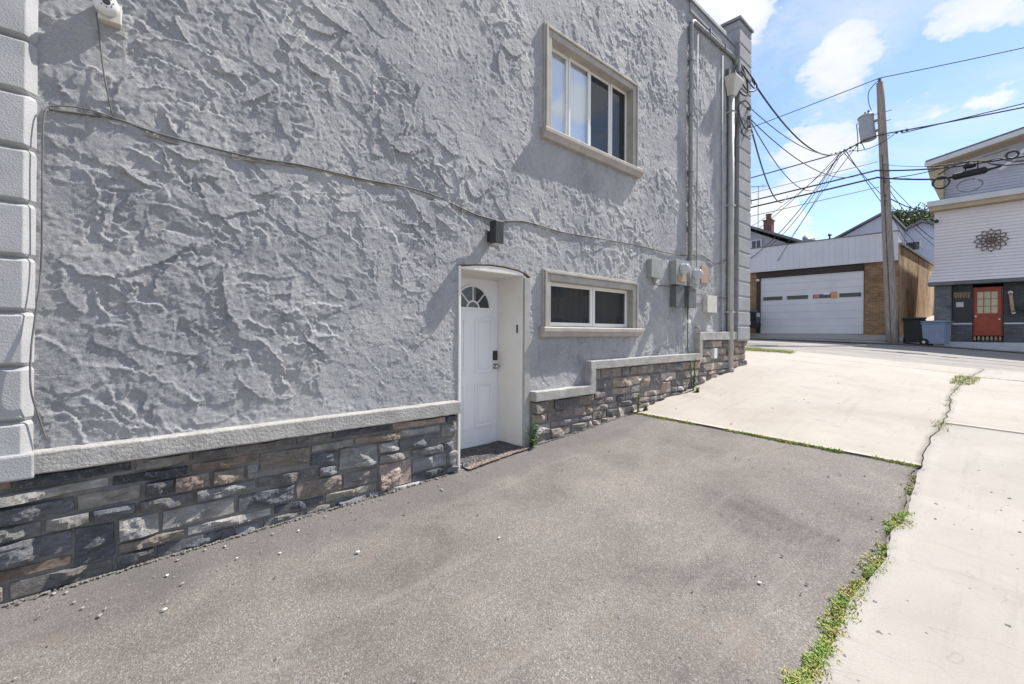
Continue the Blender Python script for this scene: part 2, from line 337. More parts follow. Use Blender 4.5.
# ------------------------------------------------------------------ ground shape
BY = [-8, -.4, .29, .9, 1.7, 2.84, 3.88, 4.8, 6.07, 7.65, 8.63, 9.94, 10.6, 12, 14]
BZ = [-1.68, -1.57, -1.54, -1.515, -1.49, -1.45, -1.365, -1.31, -1.215, -1.04, -.915, -.735, -.66, -.55, -.47]
GY = [8.0, 10, 12, 14, 22.5, 25, 27, 34, 40, 80, 400]
GX = [-60, -8, -5, -2, 0, 1, 2.3, 3.4, 4.3, 8, 60]
def row8(x): return float(np.interp(8, BY, BZ)) - .032*min(max(x, 0), 14)
GT = {
 10: ([0, 3.4, 8, 14], [-.73, -.99, -1.08, -1.2]),
 12: ([0, 3.4, 8, 14], [-.55, -.86, -1.02, -1.2]),
 14: ([-60, -8, -1.3, 0, 2.2, 4.15, 8, 60], [.6, -.22, -.40, -.47, -.63, -.78, -1.05, -2.2]),
 22.5: ([-60, -8, -5, -2, 0, .95, 2.4, 4.28, 8, 60], [.9, -.2, -.26, -.33, -.395, -.41, -.48, -.625, -.9, -2.2]),
 25: ([-60, -8, -5, .6, 1.9, 4.3, 8, 60], [1, .05, .0, -.02, -.44, -.6, -.85, -2]),
 27: ([-60, -5, .6, 1.9, 4.3, 8, 60], [1, .0, .1, -.1, -.4, -.8, -2]),
 34: ([-60, -5, .6, 1.9, 4.3, 60], [1.2, .2, .92, .92, .6, -1]),
 40: ([-60, 60], [1.3, 1.3]), 80: ([-60, 60], [2, 2]), 400: ([-60, 60], [3, 3]) }
GROWS = np.array([[row8(x) if y == 8 else float(np.interp(x, *GT[int(y) if y == int(y) else y])) for x in np.linspace(-60, 60, 481)] for y in GY])
GXL = np.linspace(-60, 60, 481)
def g(x, y):
    if y <= 8: return float(np.interp(y, BY, BZ)) - .032*min(max(x, 0), 14)
    k = 0
    while k < len(GY)-2 and y > GY[k+1]: k += 1
    t = min(1, (y-GY[k])/(GY[k+1]-GY[k]))
    fx = min(max((x+60)/.25, 0), 479.999); i = int(fx); fr = fx-i
    a = GROWS[k][i]*(1-fr)+GROWS[k][i+1]*fr; b = GROWS[k+1][i]*(1-fr)+GROWS[k+1][i+1]*fr
    return a*(1-t)+b*t
def fb(x, y, sc, seed=0): return mnoise.fractal(Vector((x*sc+seed*7.3, y*sc-seed*3.1, seed)), 1, 2, 4)
def sheet(name, xe0, xe1, y0, y1, dx, dy, lift, material, rough=.0, rs=3, skirt=.07, kindname='structure'):
    ny = max(2, int((y1-y0)/dy)+1); ys = np.linspace(y0, y1, ny)
    xa = [xe0(y) if callable(xe0) else xe0 for y in ys]; xb = [xe1(y) if callable(xe1) else xe1 for y in ys]
    nx = max(2, int((max(xb)-min(xa))/dx)+1)
    P = np.zeros((nx, ny, 3))
    for j, y in enumerate(ys):
        for i in range(nx):
            x = xa[j]+(xb[j]-xa[j])*i/(nx-1)
            P[i, j] = (x, y, g(x, y)+lift+(rough*fb(x, y, rs) if rough else 0))
    return kind(gridmesh(name, P, material, skirt=skirt), kindname)
# one sheet to the horizon, under everything
xs = np.concatenate([np.linspace(-420, -62, 12), np.linspace(-60, -9, 18), np.linspace(-8, 9, 86), np.linspace(10, 60, 18), np.linspace(62, 420, 12)])
ys = np.concatenate([np.linspace(-300, -10, 10), np.linspace(-8, 30, 153), np.linspace(31, 60, 20), np.linspace(65, 420, 14)])
P = np.array([[(x, y, g(x, max(y, -8))-.035-(.3 if (x < -.3 and y < 10.4) else 0)) for y in ys] for x in xs])
kind(gridmesh('ground', P, M['dirt']), 'structure')

edge = lambda y: 3.35+.03*math.sin(y*1.7)+.035*fb(0, y, 2.1, 3)+(.28*(y-12)/2 if y > 12 else 0)
edge_a = lambda y: edge(y)-.015-abs(.05*fb(1, y, 5, 5))
sheet('asphalt_driveway', -.02, edge_a, -7, 6.05, .05, .05, 0, M['asphalt'], rough=.006, rs=2.2)
o = sheet('asphalt_driveway', edge_a, lambda y: edge(y)+.02, -7, 6.05, .02, .03, -.014, M['asphalt'], rough=.008, rs=9)
bw = lambda x: 6.075
# concrete driveway between the asphalt and the street, then the neighbouring slabs
sheet('concrete_driveway', lambda y: -.02 if y < 10.7 else -2.6 if y > 11.3 else -.02-(y-10.7)*4.3, lambda y: edge(y)-.005, 6.085, 12.9, .12, .08, .012, M['concrete'], rough=.004, rs=1.2)
sheet('concrete_apron', -1.4, lambda y: edge(y)-.005, 12.912, 14.0, .12, .1, .008, M['concrete'], rough=.003)
sheet('concrete_path', lambda y: edge(y)+.005, 9, -7, 7.86, .12, .08, .014, M['concrete2'], rough=.004, rs=1.1)
sheet('concrete_path', lambda y: edge(y)+.005, 9, 7.875, 12.5, .12, .08, .014, M['concrete'], rough=.004, rs=1.1)
sheet('concrete_path', lambda y: edge(y)+.005, 9, 12.52, 14.0, .12, .08, .010, M['concrete2'], rough=.004)
sheet('road', -60, 60, 14.012, 22.5, .5, .35, 0, M['road'], rough=.006, rs=.8)
sheet('sidewalk', -60, 60, 22.62, 24.45, .4, .2, .045, M['concrete2'], rough=.003, skirt=.12)
sheet('kerb', -60, 60, 22.5, 22.62, .5, .06, .05, M['kerb'], skirt=.15)
sheet('alley', .86, 1.78, 24.46, 44, .2, .4, .012, M['concrete'], skirt=.02)
o = sheet('garage_apron', -5.6, .86, 23.0, 24.6, .3, .2, .06, M['concrete2'], rough=.003, skirt=.1)

# ------------------------------------------------------------------ THE STUCCO BUILDING
B = thing('stucco_building', (-4.0, 5.0, -1.6), 'two-storey grey building with rough trowelled stucco above a ledger stone base', 'building')
TOP = 5.98
# trowel relief map
s0, s1, zl, zh, res = -.42, 10.5, -.9, 6.4, .0065
nS, nZ = int((s1-s0)/res), int((zh-zl)/res)
def fbm(shape, cells, octs=4, pers=.55, seed=0):
    r = np.random.default_rng(seed); out = np.zeros(shape); amp = 1; tot = 0
    for k in range(octs):
        cy, cx = max(2, int(cells[0]*2**k)), max(2, int(cells[1]*2**k))
        gr = r.standard_normal((cy+2, cx+2))
        yy = np.linspace(0, cy, shape[0], endpoint=False); xx = np.linspace(0, cx, shape[1], endpoint=False)
        yi, xi = yy.astype(int), xx.astype(int); fy, fx = yy-yi, xx-xi
        fy = fy*fy*(3-2*fy); fx = fx*fx*(3-2*fx)
        a = gr[yi][:, xi]; bq = gr[yi][:, xi+1]; c_ = gr[yi+1][:, xi]; d_ = gr[yi+1][:, xi+1]
        out += amp*((a*(1-fx)+bq*fx)*(1-fy)[:,None]+(c_*(1-fx)+d_*fx)*fy[:,None]); tot += amp; amp *= pers
    return out/tot
H = .002*fbm((nS, nZ), (22, 15), 4, .6, 3)
wob = fbm((nS, nZ), (110, 74), 3, .6, 21); wob2 = fbm((nS, nZ), (330, 220), 3, .7, 22)
amp = np.clip(.85+1.1*fbm((nS, nZ), (14, 9), 3, .6, 9), .15, 1.7)
for k in range(7600):
    cs, cz = rng.uniform(s0, s1), rng.uniform(zl, zh)
    left = cs < 3.9
    L = rng.uniform(.04, .09) if rng.random() < .5 else rng.uniform(.09, .26) if left else rng.uniform(.06, .17)
    w = L*rng.uniform(.22, .55)
    th = R(-42+rng.normal(0, 62)) if left else R(-62+rng.normal(0, 52))
    i0, i1 = max(0, int((cs-s0-L*1.2)/res)), min(nS, int((cs-s0+L*1.2)/res)); j0, j1 = max(0, int((cz-zl-L*1.2)/res)), min(nZ, int((cz-zl+L*1.2)/res))
    if i1-i0 < 6 or j1-j0 < 6: continue
    ss = (s0+np.arange(i0, i1)*res-cs)[:,None]; zz = (zl+np.arange(j0, j1)*res-cz)[None,:]
    u = (ss*math.cos(th)+zz*math.sin(th))/L; v_ = (-ss*math.sin(th)+zz*math.cos(th))/w
    wb = wob[i0:i1, j0:j1]
    u = u+.12*wb; v_ = v_+.17*wb+.45*u*u*rng.uniform(-1, 1)
    sub = H[i0:i1, j0:j1]
    sgn = 1 if rng.random() < .72 else -1
    vv = v_*sgn
    rr = np.sqrt(u*u+np.clip(vv, 0, None)**2*.8+np.clip(-vv, 0, None)**2)
    rr = rr+.13*wob2[i0:i1, j0:j1]; mask = np.clip((1-rr)/(.045+.55*np.clip(-vv+.10, 0, 1)), 0, 1)
    t = rng.uniform(.003, .0115)*(1 if left else .9)
    patch = sub.mean()*.35+sub*.25+t*(.45+.55*np.clip(.5+.5*vv, 0, 1)**1.5+.55*np.exp(-((rr-.92)/.05)**2)*(vv > .2))*amp[i0:i1, j0:j1]
    H[i0:i1, j0:j1] = sub*(1-mask)+patch*mask
crumb = fbm((nS, nZ), (330, 220), 3, .75, 15); where = np.clip(fbm((nS, nZ), (30, 20), 3, .6, 16)*2.2+.35, 0, 1)
H += .0075*np.clip(crumb-.15, 0, .5)*where*.8
rg = fbm((nS, nZ), (75, 50), 4, .6, 17); H += .0018*(1-np.abs(rg)*4.5).clip(0, 1)**3*np.clip(fbm((nS, nZ), (20, 14), 2, .5, 18)*2+.4, 0, 1)
H += .0022*fbm((nS, nZ), (300, 200), 3, .75, 6)
H -= H.mean()
def hmap(s_, z_):
    fs = np.clip((s_-s0)/res, 0, nS-1.001); fz = np.clip((z_-zl)/res, 0, nZ-1.001)
    i, j = fs.astype(int), fz.astype(int); a, b_ = fs-i, fz-j
    return (H[i,j]*(1-a)+H[i+1,j]*a)*(1-b_)+(H[i,j+1]*(1-a)+H[i+1,j+1]*a)*b_
ARCH_S, ARCH_Z = [2.83, 3.05, 3.27, 3.49, 3.70, 3.83, 3.90], [.70, .735, .755, .752, .735, .705, .665]
arch = lambda s_: np.interp(s_, ARCH_S, ARCH_Z)
LW = (4.16, 6.19, .06, .74)       # rough openings s0, s1, z0, z1
UW = (4.16, 6.17, 2.52, 3.80)
V, Q, base = [], [], 0
def piece(sa, sb, lo, hi):
    global base
    ds = .0075 if sa < 2 else .010 if sa < 3.95 else .013
    n = max(2, int(round((sb-sa)/ds))+1); ss = np.linspace(sa, sb, n)
    lo_ = np.array([lo(s_) if callable(lo) else lo for s_ in ss]); hi_ = np.array([hi]*n)
    L_ = hi-lo_.min()
    m_ = max(2, int(L_/(.0075 if sa < 2 and hi < 3 else .0105 if sa < 4.2 else .0125))+1)
    tt = np.linspace(0, 1, m_)
    SS = np.repeat(ss[:,None], m_, 1); ZZ = lo_[:,None]+(hi_-lo_)[:,None]*tt[None,:]
    P = np.stack([hmap(SS, ZZ), SS, ZZ], -1)
    i = np.arange(n*m_).reshape(n, m_)+base
    Q.append(np.stack([i[:-1,:-1], i[1:,:-1], i[1:,1:], i[:-1,1:]], -1).reshape(-1, 4)); V.append(P.reshape(-1, 3)); base += n*m_
piece(-.36, 2.83, -.80, 2.9); piece(-.36, 2.83, 2.9, TOP)
piece(2.83, 3.90, arch, TOP)
piece(3.90, LW[0], -.80, TOP)
piece(LW[0], LW[1], -.80, LW[2]); piece(LW[0], LW[1], LW[3], UW[2]); piece(LW[0], LW[1], UW[3], TOP)
piece(LW[1], 10.1, -.80, TOP)
rawmesh('stucco_wall', np.vstack(V), np.vstack(Q), M['stucco'], B)
# the body of the building behind the stucco (openings left free), other walls and roof
mb = MB()
mb.box(-.50, -.03, -2.5, 2.83, -2, 6.0); mb.box(-.50, -.03, 2.83, 3.90, .765, 6.0); mb.box(-.50, -.03, 3.905, LW[0], -2, 6.0)
mb.box(-.50, -.03, LW[0], LW[1], -2, LW[2]); mb.box(-.50, -.03, LW[0], LW[1], LW[3], UW[2]); mb.box(-.50, -.03, LW[0], LW[1], UW[3], 6.0)
mb.box(-.50, -.03, LW[1], 10.55, -2, 6.0)
mb.box(-9, -.5, 10.3, 10.55, -2, 6.0); mb.box(-9, -.5, -2.5, -2.2, -2, 6.0); mb.box(-9.2, -9, -2.5, 10.55, -2, 6.0)
mb.box(-9, -.5, -2.2, 10.3, 5.2, 5.4); mb.box(-9, -.5, -2.2, 10.3, 1.4, 1.6)
mb.build('building_shell', M['stucco'], B)
mb = MB(); mb.box(-9, -1.6, -2.2, 10.3, -1.5, -1.45); mb.box(-2.2, -2.1, -2.2, 10.3, -1.4, 1.4); mb.box(-2.2, -2.1, -2.2, 10.3, 1.6, 5.2)
mb.build('inner_wall', M['interior'], B)
# parapet coping and gutter lip
mb = MB(); mb.box(-.55, .06, -.4, 10.0, 5.98, 6.06); mb.box(-.52, .03, -.4, 10.0, 6.06, 6.12)
mb.build('coping', M['coping'], B, bevel=.01)
mb = MB(); mb.box(-.02, .035, 7.9, 10.05, 5.80, 5.978); mb.build('cornice_band', M['quoindark'], B, bevel=.008)
# left pilaster: stacked blocks with chamfered grooves
mb = MB()
gz = [-.53+.316*k for k in range(-1, 24)]
zlist = [-.86]+gz[1:]+[6.2]
for a, b_ in zip(zlist[:-1], zlist[1:]):
    lo, hi = a+.019, b_-.019
    if a < -.8: lo = a
    q0, q1 = [(-.1, -2.5), (.075, -2.5), (.075, -.292), (.022, -.245), (-.1, -.245)], [(-.1, -2.5), (.036, -2.5), (.036, -.272), (.015, -.256), (-.1, -.262)]
    rings = [[(x, y, z_) for x, y in q] for q, z_ in ((q1, lo-.019 if a > -.8 else lo), (q0, lo+.004), (q0, hi-.004), (q1, hi+.019))]
    mb.add([v for r_ in rings for v in r_], [tuple(range(5))[::-1], tuple(range(15, 20))]+[(5*r_+i_, 5*r_+(i_+1)%5, 5*r_+(i_+1)%5+5, 5*r_+i_+5) for r_ in range(3) for i_ in range(5)])
mb.v = [(v[0], v[1]+.0045*(v[2]-2), v[2]) for v in mb.v]
mb.build('pilaster', M['quoin'], B, bevel=.004)
# corner pilaster at the street end with cap
mb = MB()
for k in range(22):
    lo = -.15+.31*k; hi = min(lo+.30, 6.52)
    if lo > 6.4: break
    mb.prism([(.11, lo+.004), (.135, lo+.02), (.135, hi-.02), (.11, hi-.004), (-.6, hi-.004), (-.6, lo+.004)], 9.86, 10.50, 'y')
mb.box(-.6, .122, 9.872, 10.488, -.16, 6.52)
mb.build('corner_pilaster', M['quoindark'], B, bevel=.008)
mb = MB(); mb.box(-.65, .17, 9.82, 10.54, 6.525, 6.58); mb.box(-.6, .10, 9.9, 10.46, 6.582, 6.63)
mb.build('pilaster_cap', M['coping'], B, bevel=.008)

# ledges
def ledge(path, name='ledge'):
    # path: outline polygon in (s, z); extruded from the wall to x = .11
    pp = []
    for (a0, b0), (a1, b1) in zip(path, path[1:]+path[:1]):
        n_ = max(1, int(math.hypot(a1-a0, b1-b0)/.06))
        for k in range(n_):
            t_ = k/n_; q_ = .0 if k == 0 else 1
            pp.append((a0+(a1-a0)*t_+q_*random.gauss(0, .0012), b0+(b1-b0)*t_+q_*(random.gauss(0, .0012)+.004*mnoise.noise(Vector((a0+(a1-a0)*t_, b0*3, 1))))))
    mb = MB(); mb.prism(pp, -.04, .11, 'x')
    return mb.build(name, M['ledge'], B, bevel=.010)
ledge([(-.27, -.715), (2.80, -.715), (2.80, -.842), (-.27, -.842)])
ledge([(3.90, -.715), (4.96, -.715), (4.96, -.385), (8.18, -.365), (8.18, .02), (9.86, .035), (9.86, -.13), (8.29, -.13), (8.29, -.49), (5.075, -.50), (5.075, -.835), (3.90, -.835)])
mb = MB(); mb.prism([(-2.5, -.86), (-.245, -.86), (-.245, -.715), (-2.5, -.715)], -.04, .118, 'x'); mb.build('pilaster_foot', M['quoin'], B, bevel=.012)
# stone veneer
tones_l = [(.11,.112,.125),(.08,.083,.095),(.17,.168,.17),(.22,.212,.20),(.14,.132,.125),(.26,.248,.232),(.16,.15,.142),(.20,.19,.18),(.13,.125,.128),(.21,.192,.17),(.185,.158,.135),(.23,.18,.155),(.24,.205,.175),(.065,.066,.074),(.10,.10,.108),(.25,.243,.235),(.22,.185,.15),(.19,.145,.115),(.15,.155,.17)]
tones_r = [(.22,.19,.165),(.17,.145,.13),(.28,.235,.20),(.12,.11,.108),(.30,.25,.21),(.20,.165,.14),(.26,.24,.225),(.15,.135,.13),(.24,.185,.15)]
def fnoise(x, y, z): return mnoise.fractal(Vector((x, y, z)), .9, 2, 4)
def veneer(name, sa, sb, top, tones, endcap=False):
    V, F, C = [], [], []
    zb = min(g(0, sa), g(0, sb))-.10
    z = top-.004; rowk = 0
    rows = []
    while z > zb:
        h = random.choice([.08, .095, .115, .13, .15]); rows.append((z-h, z)); z -= h
    blocked = []   # tall stones already covering part of the next row
    for (z0_, z1_) in rows:
        s_ = sa; nb = []
        while s_ < sb-.01:
            hit = [q for q in blocked if q[0] <= s_+1e-6 < q[1]]
            if hit: s_ = hit[0][1]; continue
            nxt = min([q[0] for q in blocked if q[0] > s_] + [sb])
            L = random.uniform(.16, .52) if z1_-z0_ > .09 else random.uniform(.22, .62)
            e = min(s_+L, nxt)
            if nxt-e < .09: e = nxt
            za = z0_
            if random.random() < .16 and e-s_ < .42: za = z0_-random.choice([.065, .08, .09]); nb.append((s_, e, za))
            stone_block(V, F, C, s_+.008, e-.008, za+.009, z1_-.008, random.choice(tones))
            s_ = e
        blocked = [(a, b_) for a, b_, zz in nb]
    me = bpy.data.meshes.new(name); off = OFF[B.name]
    me.from_pydata([(v[0]-off[0], v[1]-off[1], v[2]-off[2]) for v in V], [], F)
    at = me.color_attributes.new('tone', 'FLOAT_COLOR', 'POINT')
    at.data.foreach_set('color', np.array(C, dtype=np.float32).ravel())
    return link(name, me, M['stone'], B, off, 0, False)
def stone_block(V, F, C, a, b_, z0_, z1_, tone):
    if b_-a < .03 or z1_-z0_ < .03: return
    st = .012 if a < 4.2 else .02
    nx = max(5, int((b_-a)/st)); nz = max(5, int((z1_-z0_)/st))
    sd = random.uniform(0, 99); d0 = random.uniform(.055, .085)
    W, Hh = b_-a, z1_-z0_; cs_, cz_ = (a+b_)/2, (z0_+z1_)/2
    planes = [(d0+random.uniform(0, .012), random.gauss(0, .16)*.25/max(W, .2), random.gauss(0, .22)) for _ in range(random.choice([1, 2, 3, 3]))]
    planes += [(d0+random.uniform(.0, .03)-.005, random.choice([-1, 1])*random.uniform(.15, .6), random.gauss(0, .5)) for _ in range(3)]
    kk = random.uniform(1.25, 2.1); col = (tone[0]*kk, tone[1]*kk, tone[2]*kk, 1)
    cj = [(random.uniform(-.007, .007), random.uniform(-.007, .007)) for _ in range(4)]
    base = len(V)
    for i in range(nx+1):
        for j in range(nz+1):
            u, w = i/nx, j/nz
            js = (cj[0][0]*(1-u)*(1-w)+cj[1][0]*u*(1-w)+cj[2][0]*u*w+cj[3][0]*(1-u)*w); jz = (cj[0][1]*(1-u)*(1-w)+cj[1][1]*u*(1-w)+cj[2][1]*u*w+cj[3][1]*(1-u)*w)
            s_ = a+W*u+js; z_ = z0_+Hh*w+jz
            ed = min(u*W, (1-u)*W, w*Hh, (1-w)*Hh)
            if i in (0, nx) or j in (0, nz):
                x = .0; q = .006*fnoise(s_*12, z_*12, sd); s_ += q; z_ += .006*fnoise(s_*12, z_*12, sd+9)
            else:
                x = min(p0+pa*(s_-cs_)+pb*(z_-cz_) for p0, pa, pb in planes)
                x += .016*fnoise(s_*7, z_*11, sd)+.010*(.5-abs(fnoise(s_*13, z_*19, sd+3)))+.005*fnoise(s_*45, z_*55, sd)
                x -= .022*max(0, 1-ed/.022)**2
                x = max(.036, min(.112, x))
                s_ += .004*fnoise(s_*20, z_*20, sd+5)
                if i in (1, nx-1): s_ += (-1 if i == 1 else 1)*(W/nx*.6)
                if j in (1, nz-1): z_ += (-1 if j == 1 else 1)*(Hh/nz*.6)
            V.append((x, s_, z_)); C.append(col)
    m_ = nz+1
    for i in range(nx):
        for j in range(nz): F.append((base+i*m_+j, base+(i+1)*m_+j, base+(i+1)*m_+j+1, base+i*m_+j+1))
veneer('stone_veneer', -2.5, 2.79, -.845, tones_l)
veneer('stone_veneer', 3.905, 5.08, -.838, tones_l+tones_r)
veneer('stone_veneer', 5.085, 8.29, -.50, tones_r)
veneer('stone_veneer', 8.295, 10.52, -.135, tones_r)
mb = MB()
for a, b_, t in ((-2.5, 2.795, -.845), (3.902, 5.08, -.838), (5.08, 8.29, -.50), (8.29, 10.5, -.135)): mb.box(-.028, .024, a, b_, -2, t-.001)
mb.build('mortar_bed', M['mortar'], B)

# door recess
RX = -.47
mb = MB(); mb.box(RX-.02, .012, 2.832, 2.862, -1.62, .70)                    # near jamb
mb.prism([(3.795, -1.62), (3.905, -1.62), (3.905, .645), (3.85, .675), (3.795, .70)], RX-.02, -.025, 'x')                             # far jamb
poly = [(2.863, .672), (3.794, .672)]+[(s_, float(arch(s_))-.012) for s_ in np.linspace(3.794, 2.863, 12)]
mb.prism(poly, RX-.02, -.006, 'x')
mb.build('door_jamb', M['jamb'], B, bevel=.006)
mb = MB(); mb.box(-.024, .006, 3.803, 3.90, -1.5, .652); mb.build('jamb_band', M['band'], B, bevel=.004)
mb = MB(); ss = np.linspace(2.82, 3.90, 24)
lo = [(s_, float(np.interp(s_, ARCH_S, ARCH_Z))-.004) for s_ in ss]; hi = [(s_, float(np.interp(s_, ARCH_S, ARCH_Z))+.010+.005*math.sin(s_*31)) for s_ in ss[::-1]]
mb.prism(lo+hi, -.06, .0015, 'x'); mb.build('arch_edge', M['arch'], B, bevel=.006)
mb = MB(); mb.box(RX-.05, .0, 2.863, 3.794, -1.62, -1.405); mb.build('door_step', M['mortar'], B, bevel=.006)
# door: slab with raised panels and fanlight
DX = RX
door = None
mb = MB(); mb.box(DX-.045, DX, 2.895, 3.785, -1.395, .655)
def panel(a, b_, c, d):
    t = .03
    mb.prism([(a, c), (b_, c), (b_, c+t), (a, c+t)], DX-.001, DX+.012, 'x'); mb.prism([(a, d-t), (b_, d-t), (b_, d), (a, d)], DX-.001, DX+.012, 'x')
    mb.box(DX-.001, DX+.012, a, a+t, c+t, d-t); mb.box(DX-.001, DX+.012, b_-t, b_, c+t, d-t)
    mb.box(DX-.001, DX+.009, a+t+.025, b_-t-.025, c+t+.025, d-t-.025)
for a, b_ in ((2.99, 3.28), (3.42, 3.70)):
    panel(a, b_, -.50, .17); panel(a, b_, -1.17, -.62)
door = mb.build('door', M['door'], B, bevel=.004)
fc, fr, fz = 3.385, .27, .285
mb = MB(); n = 20
arcp = [(fc+fr*math.cos(math.pi*k/n), fz+fr*1.03*math.sin(math.pi*k/n)) for k in range(n+1)]
mb.prism(arcp, DX+.002, DX+.005, 'x'); gl = mb.build('fanlight_pane', M['glassd'], door)
mb = MB()
mb.tube([(DX+.006, p[0], p[1]) for p in arcp], .016, 6); mb.box(DX+.001, DX+.018, fc-fr-.015, fc+fr+.015, fz-.018, fz+.012)
for an in (45, 90, 135): mb.tube([(DX+.008, fc+.09*math.cos(R(an)), fz+.09*math.sin(R(an))), (DX+.008, fc+fr*math.cos(R(an)), fz+fr*1.03*math.sin(R(an)))], .009, 6)
mb.tube([(DX+.008, fc+.09*math.cos(math.pi*k/8), fz+.09*math.sin(math.pi*k/8)) for k in range(9)], .012, 6)
mb.build('fanlight_frame', M['door'], door, smooth=False)
mb = MB(); mb.box(DX, DX+.028, 3.705, 3.768, -.355, -.235); o = mb.build('keypad_lock', M['dark'], door, bevel=.008)
mb = MB(); mb.lathe((DX, 3.737, -.43), [(.034, 0), (.034, .006), (.014, .012), (.014, .035), (.030, .045), (.032, .062), (.022, .075)], 16, 'x'); mb.build('door_knob', M['steel'], door, smooth=True)
mb = MB(); mb.box(RX-.02, RX+.012, 2.863, 2.893, -1.4, .67); mb.box(RX-.02, RX+.012, 3.787, 3.794, -1.4, .67); mb.box(RX-.02, RX+.012, 2.893, 3.787, .657, .671); mb.build('door_frame', M['door'], B)
mb = MB(); mb.box(-.12, -.10, 3.782, 3.7945, -.01, .09); o = mb.build('doorbell', M['dark'], B, bevel=.004)

# windows
def window(op, fw, proud, sillp, label, panes):
    a, b_, c, d = op
    w = MB()   # moulded surround: two stepped bands
    def band(t0, t1, x0, x1):
        A, Bq, C_, D_ = a-t1, b_+t1, c, d+t1
        a2, b2, d2 = a-t0, b_+t0, d+t0
        w.box(x0, x1, A, a2, C_-.0, D_); w.box(x0, x1, b2, Bq, C_, D_); w.box(x0, x1, a2, b2, d2, D_)
    band(-.085, -.0, -.16, proud-.02); band(.0, .035, -.02, proud); band(.035, .055, -.02, proud-.022)
    fr = w.build('window_surround', M['trim'], B, bevel=.008)
    si = MB(); prof = [(-.2, c-.115), (sillp-.045, c-.115), (sillp-.03, c-.085), (sillp-.012, c-.06), (sillp, c-.045), (sillp, c-.005), (sillp-.01, c+.008), (-.2, c+.02)]
    n_ = len(prof); y0_, y1_ = a-.10, b_+.10
    si.add([(p[0], y0_, p[1]) for p in prof]+[(p[0], y1_, p[1]) for p in prof], [tuple(range(n_)), tuple(range(n_, 2*n_))]+[(i, (i+1)%n_, (i+1)%n_+n_, i+n_) for i in range(n_)])
    so = si.build('window_sill', M['trim'], B, bevel=.004)
    return fr
win = window(LW, .1, .045, .095, '', 2)
def sash(op, x0, x1, fw, parent_mat, pane_mat, name='sash'):
    a, b_, c, d = op
    mb = MB(); mb.box(x0, x1, a, a+fw, c, d); mb.box(x0, x1, b_-fw, b_, c, d); mb.box(x0, x1, a+fw, b_-fw, c, c+fw); mb.box(x0, x1, a+fw, b_-fw, d-fw, d)
    s_ = mb.build(name, parent_mat, B, bevel=.004)
    mb = MB(); xm = (x0+x1)/2; mb.box(xm-.003, xm+.003, a+fw-.004, b_-fw+.004, c+fw-.004, d-fw+.004); mb.build('pane', pane_mat, s_)
    return s_
a, b_, c, d = LW; ia, ib, id_ = a+.086, b_-.086, d-.086
sash((ia, 5.235, c+.022, id_), -.125, -.085, .05, M['vinyl'], M['glass']); sash((5.24, ib, c+.022, id_), -.12, -.08, .05, M['vinyl'], M['glass'])
mb = MB(); mb.box(-.24, -.23, 4.2, 6.15, .0, .8); mb.build('added_pane_backing', mat('pale_backing', (.66, .67, .66), .8, (.42, .43, .43), 1.6, stretch=(1, 6, .6)), B)  # no real curtain: pale sheet added behind the glass so the panes look less black
mb = MB()
win2 = window(UW, .1, .045, .10, '', 4)
a, b_, c, d = UW; ia, ib, id_ = a+.086, b_-.086, d-.086
q = [ia, ia+.46, ia+.92, ia+1.42, ib]
for k in range(4):
    sash((q[k]+.002, q[k+1]-.002, c+.022, id_), -.135+.012*(k % 2), -.105+.012*(k % 2), .035 if k else .04, M['vinyl'], M['coated'] if k < 2 else M['glass'])
mb = MB()
for k in range(44):
    z_ = c+.06+.0265*k
    mb.prism([(-.170, z_), (-.158, z_+.024), (-.157, z_+.0225), (-.169, z_-.0015)], ia, ia+.90, 'y')
mb.build('blinds', M['blind'], B)
mb = MB()
for k in range(44):
    z_ = c+.06+.0265*k
    mb.prism([(-.30, z_), (-.27, z_+.013), (-.27, z_+.0115), (-.30, z_-.0015)], ia+1.44, ib, 'y')
mb.build('blinds', M['blind'], B)
mb = MB(); mb.box(-.165, -.16, ia+.94, ia+1.40, c+.04, id_-.03); mb.build('insect_screen', M['screen'], B)
mb = MB(); mb.box(-.60, -.56, 4.2, 6.15, c-.1, d+.1); mb.build('window_backing', M['interior'], B)

# ------------------------------------------------------------------ fixtures on the wall
def lump(s_): return float(hmap(np.array([s_[0]]), np.array([s_[1]]))[0])
def smoothpts(pts, n=6):
    pts = [Vector(p) for p in pts]; out = []
    for i in range(len(pts)-1):
        p0, p1, p2, p3 = pts[max(i-1,0)], pts[i], pts[i+1], pts[min(i+2,len(pts)-1)]
        for k in range(n):
            t = k/n
            out.append(.5*((2*p1)+(p2-p0)*t+(2*p0-5*p1+4*p2-p3)*t*t+(3*p1-p0-3*p2+p3)*t**3))
    out.append(pts[-1]); return out
# wall cables
main = [(-.20,1.325),(.09,1.365),(.25,1.345),(.44,1.33),(.87,1.325),(1.23,1.355),(1.55,1.36),(1.83,1.365),(2.13,1.385),(2.35,1.385),(2.58,1.365),(2.85,1.31),(3.10,1.27),(3.38,1.265),(3.62,1.30),(3.86,1.325),(4.40,1.30),(4.8,1.31),(5.25,1.33),(5.8,1.35),(6.28,1.365),(7.05,1.36),(7.5,1.37),(7.93,1.40),(8.33,1.47),(8.6,1.45),(8.97,1.37),(9.3,1.42),(9.50,1.5)]
mb = MB(); mb.tube([(.009, p[1], p[2]) for p in smoothpts([(0, a, b_) for a, b_ in main])], .0075, 6)
tag(mb.build('wall_cable', M['cable'], smooth=True), 'long dark cable sagging across the stucco above door and lower window', 'cable')
mb = MB(); mb.tube([(.006, p[1], p[2]-.022-.012*math.sin(p[1]*3.1)) for p in smoothpts([(0, a, b_) for a, b_ in main[2:17]])], .006, 6)
